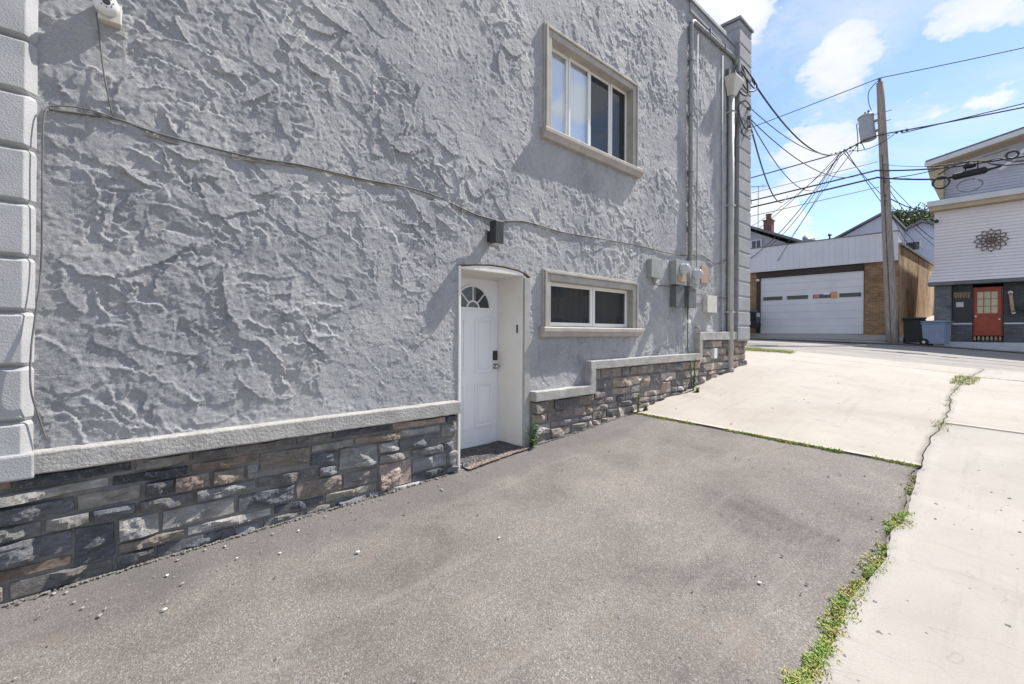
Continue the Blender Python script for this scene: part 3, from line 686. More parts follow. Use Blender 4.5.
tag(mb.build('wall_cable', mat('tan_cable', (.32, .28, .23), .7, (.22, .2, .17), 6), smooth=True), 'thin tan cable strapped just under the long dark cable', 'cable')
mb = MB(); mb.tube(smoothpts([(.03,.09,1.365),(.03,-.05,1.375),(.03,-.19,1.34),(.05,-.218,1.25),(.06,-.222,1.0),(.055,-.225,.4),(.082,-.245,.1),(.10,-.262,-.12),(.10,-.262,-.34),(.06,-.235,-.5),(.03,-.2,-.66)]), .005, 6)
tag(mb.build('wall_cable', M['cable'], smooth=True), 'black cable running down beside the blocky left pilaster to the ledge', 'cable')
mb = MB(); mb.tube(smoothpts([(.05,.01,1.99),(.03,.02,1.9),(.026,.05,1.6),(.026,.09,1.37)]), .0045, 6)
tag(mb.build('camera_cable', M['cable'], smooth=True), 'thin black lead hanging from the white security camera', 'cable')
mb = MB(); mb.tube(smoothpts([(.06,6.62,.88),(.035,6.7,.80),(.03,7.0,.79),(.03,7.5,.78),(.03,8.1,.73),(.03,8.8,.72),(.03,9.55,.71)]), .009, 6)
tag(mb.build('wall_cable', M['cable'], smooth=True), 'dark lead running under the meter boxes to the downspout', 'cable')
# security camera
t = thing('security_camera', (0, .06, 1.95), 'round white security camera on a junction box high by the left pilaster', 'camera')
mb = MB(); mb.box(.0, .065, .015, .13, 1.955, 2.08); mb.build('mount_box', M['boxwhite'], t, bevel=.006)
mb = MB(); mb.lathe((.066, .055, 2.04), [(.062, 0), (.064, .02), (.055, .05), (.045, .058)], 20, 'x'); hd = mb.build('camera_head', M['white'], t, smooth=True)
mb = MB(); mb.lathe((.1245, .055, 2.04), [(.02, 0), (.018, .006)], 16, 'x'); mb.build('lens', M['dark'], hd)
mb = MB()
for k in range(8): mb.lathe((.1235, .055+.033*math.cos(k*math.pi/4), 2.04+.033*math.sin(k*math.pi/4)), [(.0045, 0), (.0045, .003)], 8, 'x')
mb.build('infrared_diodes', M['boxdark'], hd)
# wall lamp over the door
t = thing('wall_lamp', (0, 3.28, .98), 'small black box wall lamp fixed on stucco above the door', 'lamp')
mb = MB(); mb.box(.07, .17, 3.20, 3.32, .97, 1.215); mb.build('lamp_housing', M['dark'], t, bevel=.006)
mb = MB(); mb.box(.0, .069, 3.22, 3.30, 1.0, 1.12); mb.build('lamp_bracket', M['dark'], t, bevel=.004)
mb = MB(); mb.box(.085, .155, 3.215, 3.305, .962, .9695); mb.build('lamp_diffuser', M['boxwhite'], t)
# conduit with elbow
mb = MB(); pts = [(.045, 7.90, 1.30), (.045, 7.90, 5.5)]+[(.045, 7.90+.16*(1-math.cos(a)), 5.5+.16*math.sin(a)) for a in np.linspace(.2, math.pi/2, 7)]+[(.045, 9.78, 5.74), (.05, 9.86, 5.70)]
mb.tube(pts, .036, 10)
co = tag(mb.build('conduit', M['galv'], smooth=True), 'thick grey service conduit climbing from the meter then bending along the parapet', 'conduit')
for z_ in (1.9, 2.9, 3.9, 4.9): MB().box(.0, .092, 7.845, 7.955, z_, z_+.025).build('pipe_strap', M['galv'], co)
for s_ in (8.6, 9.3): MB().box(.0, .092, s_, s_+.025, 5.68, 5.79).build('pipe_strap', M['galv'], co)
mb = MB(); mb.tube([(.03, 8.19, 1.08), (.03, 8.19, 5.55)], .009, 8)
tag(mb.build('conduit', M['galv'], smooth=True), 'thin grey pipe running up the stucco right of the thick conduit', 'conduit')
mb = MB(); mb.lathe((.06, 9.90, 5.60), [(.03, 0), (.07, .02), (.075, .10), (.045, .16), (.02, .18)], 12, 'z')
tag(mb.build('weatherhead', M['galv'], smooth=True), 'grey weatherhead at the parapet end where service wires leave', 'weatherhead')
# downspout with leader head
t = thing('downspout', (.08, 9.62, -.75), 'cream grey downspout with flared leader head near the street corner', 'downspout')
mb = MB(); mb.tube([(.075, 9.60, 4.86), (.075, 9.60, -.70)], .062, 14); mb.tube([(.075, 9.60, -.69), (.085, 9.60, -.75), (.13, 9.60, -.78)], .062, 12)
mb.build('downspout_pipe', M['dsp'], t, smooth=True)
mb = MB(); tp = [(.01, 9.40), (.24, 9.40), (.24, 9.82), (.01, 9.82)]; lo_ = [(.02, 9.53), (.14, 9.53), (.14, 9.67), (.02, 9.67)]
mb.add([(x, y, 5.16) for x, y in tp]+[(x, y, 4.85) for x, y in lo_]+[(x, y, 5.20) for x, y in tp], [(0,1,5,4),(1,2,6,5),(2,3,7,6),(3,0,4,7),(4,5,6,7),(8,9,1,0),(9,10,2,1),(10,11,3,2),(11,8,0,3),(8,11,10,9)])
mb.build('leader_head', M['boxwhite'], t, bevel=.006)
for z_ in (.42, 2.6, 4.5):
    mb = MB(); mb.box(.0, .145, 9.525, 9.675, z_, z_+.03); mb.build('pipe_strap', M['dsp'], t)
mb = MB(); mb.box(.015, .075, 9.48, 9.56, 5.201, 5.38); mb.build('overflow_spout', M['boxdark'], t)
mb = MB(); mb.tube([(.03, 9.27, -.1), (.03, 9.27, 5.6)], .012, 8)
tag(mb.build('conduit', M['galv'], smooth=True), 'narrow conduit standing just left of the downspout', 'conduit')
# boxes
def wbox(name, y0, y1, z0_, z1_, dep, m_, label, cat, lid=True):
    t = thing(name, (0, (y0+y1)/2, z0_), label, cat)
    mb = MB(); mb.box(-.004, dep, y0, y1, z0_, z1_); mb.build('box_body', m_, t, bevel=.006)
    if lid: mb = MB(); mb.box(dep+.001, dep+.014, y0-.006, y1+.006, z0_-.004, z1_+.01); mb.build('box_cover', m_, t, bevel=.004)
    return t
wbox('junction_box', 6.52, 6.86, .89, 1.18, .085, M['boxgrey'], 'plain grey utility box on stucco right of the lower window', 'utility box')
def meter(y0, y1, z0_, z1_, cy, cz, label, m_):
    t = wbox('electric_meter', y0, y1, z0_, z1_, .115, m_, label, 'electric meter')
    mb = MB(); mb.lathe((.13, cy, cz), [(.098, 0), (.098, .02), (.088, .025), (.085, .10), (.06, .13), (.02, .135)], 20, 'x'); gl = mb.build('meter_dome', glass('meter_glass', (.5, .52, .54), .25, .1), t, smooth=True)
    mb = MB(); mb.lathe((.131, cy, cz), [(.075, 0), (.075, .055)], 16, 'x'); mb.build('meter_dial', M['white'], gl)
    mb = MB(); mb.box(.131, .15, y0+.03, y1-.03, z0_+.05, z0_+.14); mb.build('meter_plate', M['patch'] if y0 < 7.5 else M['boxgrey'], t)
    return t
meter(7.25, 7.60, .83, 1.24, 7.44, 1.10, 'dark grey meter box with round glass meter right under the conduit', M['boxgrey'])
meter(7.74, 8.08, .83, 1.17, 7.92, 1.05, 'grey glass-domed meter box on the right of the meter pair', M['boxgrey'])
wbox('switch_box', 7.28, 7.56, .45, .79, .10, M['boxdark'], 'dark disconnect switch box under the meter below the conduit', 'switch box')
wbox('switch_box', 7.72, 7.98, .45, .79, .11, M['boxdark'], 'dark disconnect switch box under the right meter of the pair', 'switch box')
wbox('telephone_box', 8.52, 8.92, .40, .71, .08, M['boxwhite'], 'cream cable box between the meters and the downspout', 'utility box')
wbox('outlet_box', 8.78, 8.90, -.48, -.30, .10, M['white'], 'small white outlet cover set in the stone base near the downspout', 'outlet')
mb = MB(); mb.box(-.004, .016, 8.42, 8.72, .95, 1.28); tag(mb.build('rust_patch', M['patch'], bevel=.008), 'square orange brown patch on the stucco right of the meters', 'patch')
mb = MB(); mb.tube([(.04, 7.84, .45), (.04, 7.84, -.30), (.09, 7.84, -.42), (.12, 7.84, -.98)], .014, 8)
o = tag(mb.build('ground_conduit', mat('green_conduit', (.16, .2, .15), .6), smooth=True), 'thin greenish ground pipe dropping from the right switch box to the concrete', 'conduit')
mb = MB(); mb.box(.015, .075, 7.80, 7.90, .18, .24); mb.build('pipe_clamp', M['white'], o, bevel=.004)
t = thing('hose_bib', (.0, 8.2, .0), 'small brass hose tap above the stepped ledge below the meters', 'tap')
mb = MB(); mb.tube([(.0, 8.2, .10), (.07, 8.2, .10), (.09, 8.2, .07), (.09, 8.2, .02)], .014, 8); mb.build('spout', M['tan'], t, smooth=True)
mb = MB(); mb.lathe((.06, 8.2, .13), [(.008, -.03), (.03, 0), (.03, .012)], 10, 'z'); mb.build('tap_handle', M['boxwhite'], t)
# door mat
t = thing('doormat', (.0, 3.3, -1.42), 'worn dark patterned doormat with frayed reddish edge at the white door', 'doormat')
def matz(x, y): return max(g(max(x, 0), y)+.014, -1.392 if x < .01 else -9)
P = np.array([[(x, y+.06*x, matz(x, y)+.006*fb(x, y, 5)) for y in np.linspace(2.90, 3.77, 24)] for x in np.linspace(-.40, .07, 20)])
gridmesh('mat_body', P, M['mat'], t, skirt=.01)
P = np.array([[(x+.02*fb(y, x, 9), y+.06*x, matz(x, y)+.008+.004*fb(x, y, 8)) for y in np.linspace(2.885, 3.785, 40)] for x in np.linspace(.05, .125, 5)])
gridmesh('mat_fringe', P, M['matedge'], t, skirt=.01)

# ------------------------------------------------------------------ plants
def blade(mb, x, y, z, h, lean, az, w=.006):
    dx, dy = math.cos(az), math.sin(az); px, py = -dy*w, dx*w
    p = [(x, y, z), (x+dx*lean*.35, y+dy*lean*.35, z+h*.6), (x+dx*lean, y+dy*lean, z+h*(1-.25*min(1, lean/h)))]
    mb.add([(p[0][0]-px, p[0][1]-py, p[0][2]), (p[0][0]+px, p[0][1]+py, p[0][2]), (p[1][0]+px*.8, p[1][1]+py*.8, p[1][2]), (p[1][0]-px*.8, p[1][1]-py*.8, p[1][2]), p[2]], [(0,1,2,3), (3,2,4)])
def tuft(mb, x, y, n, h, r, lift=0):
    for _ in range(n):
        a = random.uniform(0, 6.3); q = r*math.sqrt(random.random()); X, Y = x+q*math.cos(a), y+q*math.sin(a)
        hh = h*random.uniform(.45, 1.1); blade(mb, X, Y, g(X, Y)-.01+lift, hh, hh*random.uniform(.2, 1.1), random.uniform(0, 6.3), random.uniform(.002, .0055))
mb = MB()
for y0_, y1_, dens, h in ((1.2, 2.75, 260, .055), (2.8, 3.45, 200, .05), (3.55, 4.05, 150, .045), (4.3, 4.75, 170, .05), (5.2, 5.4, 90, .035), (5.6, 5.75, 60, .03)):
    for _ in range(int((y1_-y0_)*dens/1.3)):
        y = random.uniform(y0_, y1_); w = .068*math.sin(math.pi*(y-y0_)/(y1_-y0_))**.5
        tuft(mb, edge(y)-.005+max(-1.1, min(.9, random.gauss(-.1, .45)))*w, y, 16, h*.85, .035)
o = mb.build('crack_grass', M['grassm']); tag(o, 'green weeds in the crack between dark asphalt and pale concrete', 'grass'); kind(o, 'stuff')
mb = MB()
for _ in range(420):
    x = random.uniform(.1, 3.3); 
    if fb(x, 0, 1.6, 8) < -.25: continue
    tuft(mb, x, 6.06+random.uniform(-.025, .02), 9, .035+.02*random.random(), .035)
o = mb.build('joint_grass', M['grassm']); tag(o, 'low grass line in the joint between asphalt and concrete driveway', 'grass'); kind(o, 'stuff')
mb = MB()
for y0_, y1_, n, h, w in ((6.1, 8.9, 40, .035, .02), (7.5, 7.9, 26, .06, .06), (8.9, 11.3, 70, .05, .04), (11.3, 12.4, 130, .09, .14)):
    for _ in range(n): y = random.uniform(y0_, y1_); tuft(mb, edge(y)+random.uniform(-w, w), y, 5, h, .05)
for _ in range(150): tuft(mb, random.uniform(3.4, 5.2), 12.51+random.uniform(-.03, .03), 5, .045, .05)
o = mb.build('slab_grass', M['grassm']); tag(o, 'weeds in the joints of the concrete slabs near the street', 'grass'); kind(o, 'stuff')
mb = MB()
for _ in range(700): tuft(mb, random.uniform(-2.2, .15), 13.4+random.uniform(-.32, .32), 6, .075, .08, .01)
o = mb.build('verge_grass', M['grassm']); tag(o, 'short bright grass strip past the corner pilaster by the road', 'grass'); kind(o, 'stuff')
def weed(name, x, y, h, n, label, vine=False):
    t = thing(name, (x, y, g(x, y)), label, 'weed')
    st = MB(); lf = MB(); z = g(x, y)-.02
    for k in range(n):
        a = random.uniform(0, 6.3); l = random.uniform(.05, .35)*h if not vine else .05*h
        hh = h*random.uniform(.5, 1); pts = [(x+.01*math.cos(a), y+.01*math.sin(a), z), (x+abs(l*.5*math.cos(a))+.01, y+l*.5*math.sin(a), z+hh*.55), (x+abs(l*math.cos(a))+.01, y+l*math.sin(a), z+hh)]
        st.tube(pts, .0035, 4)
        for q in range(int(6+hh*60)):
            tt = random.uniform(.12, 1); i = 0 if tt < .55 else 1; f_ = tt/.55 if i == 0 else (tt-.55)/.45
            p = Vector(pts[i]).lerp(Vector(pts[i+1]), f_); az = random.uniform(0, 6.3); L = random.uniform(.025, .06); d_ = Vector((abs(math.cos(az)) if x < .15 else math.cos(az), math.sin(az), random.uniform(-.1, .7))).normalized(); sd = d_.cross(Vector((0,0,1))).normalized()*L*.28
            e = p+d_*L; md = p+d_*L*.45
            lf.add([p, md+sd, e+Vector((0,0,-.006)), md-sd], [(0,1,2,3)])
    st.build('stem', M['leaf'], t); lf.build('foliage', M['leaf'], t)
weed('leafy_weed', .06, 3.87, .30, 7, 'leafy green weed growing at the right foot of the door')
weed('leafy_weed', .14, 7.84, .62, 5, 'tall thin weed climbing the stone base under the meters', True)
weed('leafy_weed', .24, 7.75, .12, 12, 'low spreading weed on concrete below the meter boxes')
weed('leafy_weed', .13, 6.25, .10, 10, 'small yellowish weed where the stone base meets the concrete joint')
weed('leafy_weed', .10, 6.12, .42, 3, 'thin creeping weed up the stone under the right end of lower window', True)
# loose grit and scraps
mb = MB()
def pebble(x, y, r, zz=None):
    z = g(x, y)+r*.3+.008; vs = []; ax = random.uniform(.7, 1.4)
    for (a, b_, c) in ((1,0,0),(-1,0,0),(0,1,0),(0,-1,0),(0,0,1),(0,0,-1),(.6,.6,.55),(-.6,.6,.5),(.6,-.6,.5),(-.6,-.6,.6)):
        k = r*random.uniform(.75, 1.2); vs.append((x+a*k*ax, y+b_*k, z+c*k*.6))
    mb.add(vs, [(4,6,2),(4,2,7),(4,7,1),(4,1,9),(4,9,3),(4,3,8),(4,8,0),(4,0,6),(0,2,6),(2,1,7),(1,3,9),(3,0,8),(0,5,2),(2,5,1),(1,5,3),(3,5,0)])
for _ in range(110): pebble(abs(random.gauss(.08, .22))+.08, random.uniform(-.6, 3), random.choice([.003, .003, .004, .005, .006, .011]))
for _ in range(160): pebble(random.uniform(.2, 3.2), random.uniform(-.5, 6), random.choice([.003, .003, .004, .006]))

for _ in range(60): pebble(edge(2)+random.gauss(0, .05), random.uniform(1.5, 6), random.choice([.006, .01, .014]))
o = mb.build('gravel', M['pebble']); tag(o, 'loose grit and small stones scattered on the asphalt', 'gravel'); kind(o, 'stuff')
mb = MB()
for (x, y, r) in ((.35, .35, .010), (.42, .72, .008), (.55, .95, .010), (.9, 1.35, .018), (.3, 1.15, .010), (1.4, 2.2, .009), (2.9, 3.0, .012), (.75, .3, .012)): pebble(x, y, r)
m2_ = MB(); keep = mb; mb = m2_
for _ in range(110): pebble(3.95+random.gauss(0, .35), 4.6+random.gauss(0, .9), random.choice([.004, .005, .007, .009, .012]))
for _ in range(60): pebble(random.uniform(.3, 3.2), random.uniform(-.3, 5.8), random.choice([.004, .006, .008, .010]))
for _ in range(40): pebble(random.uniform(.3, 3.3), random.uniform(6.3, 11), random.choice([.006, .008, .012]))
o = mb.build('debris', M['kerb']); tag(o, 'dark crumbs of asphalt scattered over the concrete and driveway', 'debris'); kind(o, 'stuff'); mb = keep
o = mb.build('litter', M['litter']); tag(o, 'white paint chips and paper scraps on the asphalt', 'litter'); kind(o, 'stuff')
# crumbs of mortar along the wall foot
mb = MB()
for k in range(1000):
    y = random.uniform(-1.2, 2.8) if k < 620 else random.uniform(3.95, 6.0); pebble(.07+abs(random.gauss(0, .014)), y, random.choice([.004, .006, .008, .011]))
o = mb.build('rubble', M['mortar']); tag(o, 'broken mortar crumbs along the foot of the stone base', 'rubble'); kind(o, 'stuff')

# ------------------------------------------------------------------ GARAGE across the street
GY0 = 24.5
G = thing('garage_building', (-2.1, GY0+6, 0), 'low ochre brick garage with white metal fascia and wide white door', 'garage')
mb = MB(); mb.box(-5.15, -4.62, GY0, GY0+.3, -.4, 3.06); mb.box(-.28, .86, GY0, GY0+.3, -.4, 3.06); mb.box(-4.62, -.28, GY0, GY0+.3, 2.9, 3.06); mb.build('front_wall', M['brick'], G)
mb = MB(); mb.prism([(GY0+.301, -.4), (38.2, .6), (38.2, 4.15), (GY0+.301, 3.72)], .56, .86, 'x'); mb.build('side_wall', M['brickside'], G)
mb = MB(); mb.box(-5.15, -4.85, GY0+.301, 38.2, -.4, 4.0); mb.box(-4.85, .56, 37.9, 38.2, -.4, 4.0); mb.build('rear_wall', M['brick'], G)
mb = MB()
nseam = 26; x0_, x1_ = -5.3, .84
for k in range(nseam):
    a = x0_+(x1_-x0_)*k/nseam; b_ = x0_+(x1_-x0_)*(k+1)/nseam; mb.box(a+.002, b_-.002, GY0-.17, GY0-.13, 3.05, 4.235)
mb.box(x0_, x1_, GY0-.155, GY0+.0, 3.055, 4.23); mb.build('fascia', M['fascia'], G)
mb = MB(); mb.box(-5.32, .87, GY0-.19, GY0+.1, 4.236, 4.28); mb.prism([(GY0+.31, 3.73), (38.4, 4.16), (38.4, 4.26), (GY0+.31, 3.83)], .50, .93, 'x'); mb.build('roof_edge', M['trimgrey'], G)
mb = MB(); mb.prism([(GY0+.0, 4.0), (38.2, 3.95), (38.2, 4.05), (GY0+.0, 4.12)], -5.15, .55, 'x'); mb.build('roof', M['roofgrey'], G)
mb = MB(); mb.box(-4.62, -4.46, GY0-.02, GY0+.1, -.05, 2.9); mb.box(-4.62, -.28, GY0-.02, GY0+.1, 2.901, 3.052); mb.box(-4.46, -.30, GY0-.02, GY0+.1, 2.76, 2.9); mb.build('door_surround', M['brownframe'], G)
mb = MB(); zz = np.linspace(.0, 2.755, 9)
for a, b_ in zip(zz[:-1], zz[1:]): mb.box(-4.455, -.31, GY0+.07, GY0+.12, a+.006, b_-.006)
mb.box(-4.455, -.31, GY0+.085, GY0+.12, 0, 2.755)
gd = mb.build('garage_door', M['garagedoor'], G, bevel=.01)
for a, b_ in ((-4.33, -3.47), (-3.27, -2.40), (-2.20, -1.33), (-1.19, -.40)):
    mb = MB(); mb.box(a-.03, b_+.03, GY0+.062, GY0+.069, 1.60, 1.84); o = mb.build('window_frame', M['garagedoor'], gd)
    mb = MB(); mb.box(a, b_, GY0+.056, GY0+.061, 1.63, 1.81); mb.build('pane', M['glassd'], gd)
for a, b_, z0_, z1_, m_ in ((-2.14, -1.95, 1.66, 1.82, 'sticker_p'), (-1.50, -1.27, 1.6, 1.90, 'sticker_o'), (-1.78, -1.55, 1.78, 1.9, 'white')):
    mb = MB(); mb.box(a, b_, GY0+.05, GY0+.055, z0_, z1_); mb.build('sticker', M[m_], gd)
mb = MB(); mb.lathe((-4.55, GY0-.04, 2.66), [(.05, -.06), (.09, 0), (.05, .06)], 12); tag(mb.build('floodlight', M['white'], smooth=True), 'small white round floodlight at the left top of the garage door', 'lamp')
# dish and vents on the garage roof
t = thing('satellite_dish', (-3.0, 27, 4.1), 'grey satellite dish on the garage roof', 'satellite dish')
mb = MB(); mb.tube([(-3.0, 27, 4.05), (-3.0, 27, 4.75)], .025, 6); mb.build('mast', M['galv'], t)
mb = MB()
pr = [(.02, .06), (.12, .045), (.22, .015), (.30, -.03)]
mb.lathe((0, 0, 0), pr, 18, 'y'); mb.lathe((0, 0, 0), [(r, h+.012) for r, h in pr], 18, 'y')
mb.build('dish', M['tank'], t, smooth=True, T=Matrix.Translation((-3.0, 26.95, 4.82)) @ Matrix.Rotation(R(35), 4, 'Z') @ Matrix.Rotation(R(-25), 4, 'X'))
mb = MB(); mb.tube([(-3.0, 26.95, 4.65), (-2.8, 26.6, 4.78)], .012, 5); mb.build('feed_arm', M['galv'], t)
for x, z_, lb in ((-2.15, 5.02, 'short dark vent pipe on the garage roof beside the dish'), (-1.85, 4.7, 'stubby dark vent pipe on the garage roof left of the roof slope')):
    mb = MB(); mb.tube([(x, 27.2, 4.02), (x, 27.2, z_-.08)], .04, 8); mb.lathe((x, 27.2, z_-.1), [(.08, 0), (.09, .06), (.03, .12)], 10); tag(mb.build('vent_pipe', M['dark']), lb, 'vent')

# ------------------------------------------------------------------ HOUSE across the street
HY = 25.2
Hs = thing('siding_house', (5.5, HY+5, -.6), 'pinkish white siding house with dark stone ground floor and red door', 'house')
XR = 10.0
# ground floor
mb = MB(); mb.box(1.86, 2.37, HY+.28, HY+.6, -.9, 1.98); mb.build('corner_pier', M['greystone'], Hs)
mb = MB(); mb.box(2.37, 2.97, HY+.45, HY+.7, -.9, 1.98); mb.box(3.80, XR, HY+.42, HY+.7, -.9, 1.98); mb.box(2.97, 3.80, HY+.52, HY+.7, -.9, -.10); mb.build('stone_wall', M['blackstone'], Hs)
mb = MB(); mb.box(1.86, 2.1, HY+.6, HY+10, -.9, 4.9); mb.box(XR-.3, XR, HY+.7, HY+10, -.9, 4.9); mb.box(2.1, XR-.3, HY+9.7, HY+10, -.9, 4.9); mb.box(2.1, XR-.3, HY+.7, HY+9.7, 2.2, 2.4); mb.build('side_wall', M['siding'], Hs)
mb = MB(); mb.box(3.815, XR, HY+.40, HY+.419, -.45, .40); mb.box(2.38, 2.96, HY+.43, HY+.449, -.45, .40); mb.build('stone_dado', M['dadostone'], Hs)
mb = MB(); mb.box(3.815, XR, HY+.37, HY+.42, .405, .46); mb.box(2.38, 2.96, HY+.40, HY+.45, .405, .46); mb.build('dado_cap', M['cornice'], Hs)
mb = MB(); mb.box(1.68, XR, HY+.02, HY+.6, 1.99, 2.125); mb.build('trim_band', M['trimgrey'], Hs, bevel=.01)
# flared lap siding
def lap(x0, x1, yf, z0_, z1_, step, depth=.034, xl=None):
    mb = MB(); n_ = int(round((z1_-z0_)/step)); st = (z1_-z0_)/n_
    for k in range(n_):
        za, zb = z0_+k*st, z0_+(k+1)*st
        ya, yb = yf(za), yf(zb); xa = xl(za) if xl else x0; xb = xl(zb) if xl else x0
        mb.add([(xa, ya-depth, za), (x1, ya-depth, za), (x1, yb, zb), (xb, yb, zb), (xa, ya+.1, za), (x1, ya+.1, za), (x1, yb+.1, zb), (xb, yb+.1, zb)],
               [(0,1,2,3), (4,7,6,5), (0,4,5,1), (3,2,6,7), (0,3,7,4), (1,5,6,2)])
    return mb
fl = lambda z: max(0, (2.95-z)/.85)**1.5
lap(0, XR, lambda z: HY+.26-.24*fl(z), 2.127, 5.02, .125, xl=lambda z: 1.86-.19*fl(z)).build('siding', M['siding'], Hs)
mb = MB(); mb.box(1.66, XR, HY-.12, HY+.9, 5.20, 5.42); mb.build('cornice', M['cornice'], Hs, bevel=.02)
mb = MB(); mb.box(1.72, XR, HY-.04, HY+.9, 5.03, 5.198); mb.build('soffit', M['soffit'], Hs)
# upper storey with raking roof
UY = HY+.75
lap(2.13, XR, lambda z: UY, 5.42, 6.66, .112).build('upper_siding', M['sidingblue'], Hs)
mb = MB(); mb.prism([(2.13, 6.62), (XR, 6.62), (XR, 8.6), (2.13, 7.05)], UY+.02, UY+.3); mb.box(2.13, XR, UY+.1, UY+8, 5.42, 6.62); mb.build('upper_wall', M['sidingblue'], Hs)
sl = .195
mb = MB(); mb.prism([(1.60, 6.98), (XR, 6.98+sl*(XR-1.6)), (XR, 7.13+sl*(XR-1.6)), (1.60, 7.13)], HY-.05, UY+8); mb.build('roof', M['roofgrey'], Hs)
mb = MB(); mb.prism([(1.58, 6.86), (XR, 6.86+sl*(XR-1.58)), (XR, 7.04+sl*(XR-1.58)), (1.58, 7.04)], HY-.10, HY-.052); mb.build('rake_board', M['cornice'], Hs)
mb = MB(); mb.prism([(1.66, 6.84), (XR, 6.84+sl*(XR-1.66)), (XR, 6.965+sl*(XR-1.66)), (1.66, 6.965)], HY-.04, UY+.02); mb.build('rake_soffit', M['soffit'], Hs)
mb = MB(); mb.prism([(1.64, 6.85), (1.72, 6.4), (1.88, 5.9), (2.125, 5.45), (2.125, 6.85)], HY+.2, UY+8); mb.build('cove', M['soffit'], Hs)
mb = MB(); mb.prism([(3.62, 6.30), (3.78, 6.30), (4.55, 7.05), (4.55, 7.22)], HY+.3, HY+.42); mb.build('brace_board', M['cornice'], Hs)
# red door
mb = MB(); mb.box(2.98, 3.79, HY+.50, HY+.519, -.05, 1.86); mb.build('door_frame', M['red'], Hs)
mb = MB(); mb.box(3.02, 3.74, HY+.455, HY+.499, -.02, 1.80)
for a, b_ in ((3.10, 3.34), (3.42, 3.66)): mb.box(a, b_, HY+.44, HY+.454, .08, .58); mb.box(a+.05, b_-.05, HY+.432, HY+.439, .13, .53)
mb.box(3.02, 3.74, HY+.44, HY+.454, .70, .76)
dr = mb.build('door', M['red'], Hs, bevel=.008)
for i in range(3):
    for j in range(3):
        a = 3.10+i*.19; z_ = .84+j*.285; mb = MB(); mb.box(a, a+.165, HY+.446, HY+.4535, z_, z_+.26); mb.build('pane', M['warmglass'], dr)
mb = MB(); mb.lathe((3.06, HY+.42, .72), [(.035, 0), (.035, .03)], 10, 'y'); mb.build('door_knob', M['white'], dr)
mb = MB(); mb.lathe((3.70, HY+.42, .60), [(.03, 0), (.03, .03)], 10, 'y'); mb.build('door_lock', M['white'], dr)
mb = MB()
for k in range(7): mb.box(3.0+.115*k, 3.06+.115*k, HY+.46, HY+.505, -.22, -.07)
mb.build('threshold_vents', M['tan'], Hs)
mb = MB(); mb.box(2.42, 2.92, HY+.43, HY+.445, .55, 1.75); mb.build('dark_panel', M['dark'], Hs)
mb = MB(); mb.box(2.26, XR-1, HY-1.05, HY+.40, -1.2, -.29); mb.box(2.26, XR-1, HY-1.6, HY-1.052, -1.2, -.42); mb.build('stoop', mat('shade_grey_step', (.52, .53, .55), .7, (.44, .45, .47), 3), Hs, bevel=.02)  # concrete stoop; the cool shade lying on it is put into this grey
mb = MB(); mb.box(2.50, 2.72, HY+.405, HY+.425, 1.10, 1.30); tag(mb.build('plaque', M['boxwhite'], bevel=.005), 'small pale plaque on the dark panel left of red door', 'plaque')
mb = MB()
for k in range(13): mb.tube([(2.44+.037*k, HY+.41, 1.66), (2.44+.037*k+.01*math.sin(k*3), HY+.40, 1.50-.03*(k % 3))], .012, 5)
mb.tube([(2.42, HY+.41, 1.67), (2.93, HY+.41, 1.67)], .014, 5)
tag(mb.build('garland', M['tan']), 'fringed tan garland hanging on the dark panel beside red door', 'garland')
t = thing('wooden_ornament', (4.0, HY+.38, .8), 'narrow tan hanging ornament on dark stone right of the red door', 'ornament')
mb = MB(); mb.prism([(3.93, 1.58), (4.03, 1.58), (4.10, .84), (4.0, .84)], HY+.36, HY+.40); mb.build('board', M['tan'], t, bevel=.01)
for q_ in ((3.98, 1.60, .07), (4.06, .84, .055)): MB().lathe((q_[0], HY+.36, q_[1]), [(q_[2], 0), (q_[2], .04)], 12, 'y').build('rosette', M['boxwhite'], t)
mb = MB(); mb.box(4.22, 4.62, HY+.30, HY+.419, .92, 1.02); tag(mb.build('mailbox', M['dark'], bevel=.02), 'dark slim letter box on the stone wall at the right frame edge', 'mailbox')
# filigree medallion
t = thing('medallion', (3.47, HY+.2, 3.2), 'round brown filigree metal medallion on the upper white siding', 'wall ornament')
mc = (3.47, HY+.21, 3.63)
mb = MB()
def ring(cx, cz, r, tr=.013): mb.tube([(cx+r*math.cos(a), mc[1], cz+r*math.sin(a)) for a in np.linspace(0, 2*math.pi, 13)], tr, 5, False)
for k in range(12):
    a = k*math.pi/6; ring(mc[0]+.36*math.cos(a), mc[2]+.33*math.sin(a), .075); ring(mc[0]+.21*math.cos(a+.26), mc[2]+.19*math.sin(a+.26), .055)
    mb.tube([(mc[0]+.08*math.cos(a), mc[1], mc[2]+.08*math.sin(a)), (mc[0]+.29*math.cos(a), mc[1], mc[2]+.27*math.sin(a))], .011, 5)
    mb.lathe((mc[0]+.45*math.cos(a), mc[1]-.01, mc[2]+.42*math.sin(a)), [(.028, 0), (.028, .02)], 8, 'y')
ring(mc[0], mc[2], .13, .014); mb.build('filigree', M['iron'], t)
mb = MB(); mb.lathe((mc[0], mc[1]-.03, mc[2]), [(.03, 0), (.075, .02), (.08, .04)], 14, 'y'); mb.build('boss', M['iron'], t)
mb = MB(); mb.lathe((1.93, HY+.12, 4.55), [(.06, 0), (.075, .08), (.03, .14)], 10); mb.tube([(1.95, HY+.26, 4.66), (1.93, HY+.12, 4.66)], .02, 6)
tag(mb.build('floodlight', M['dark']), 'dark corner spotlight under the eave of the siding house', 'lamp')

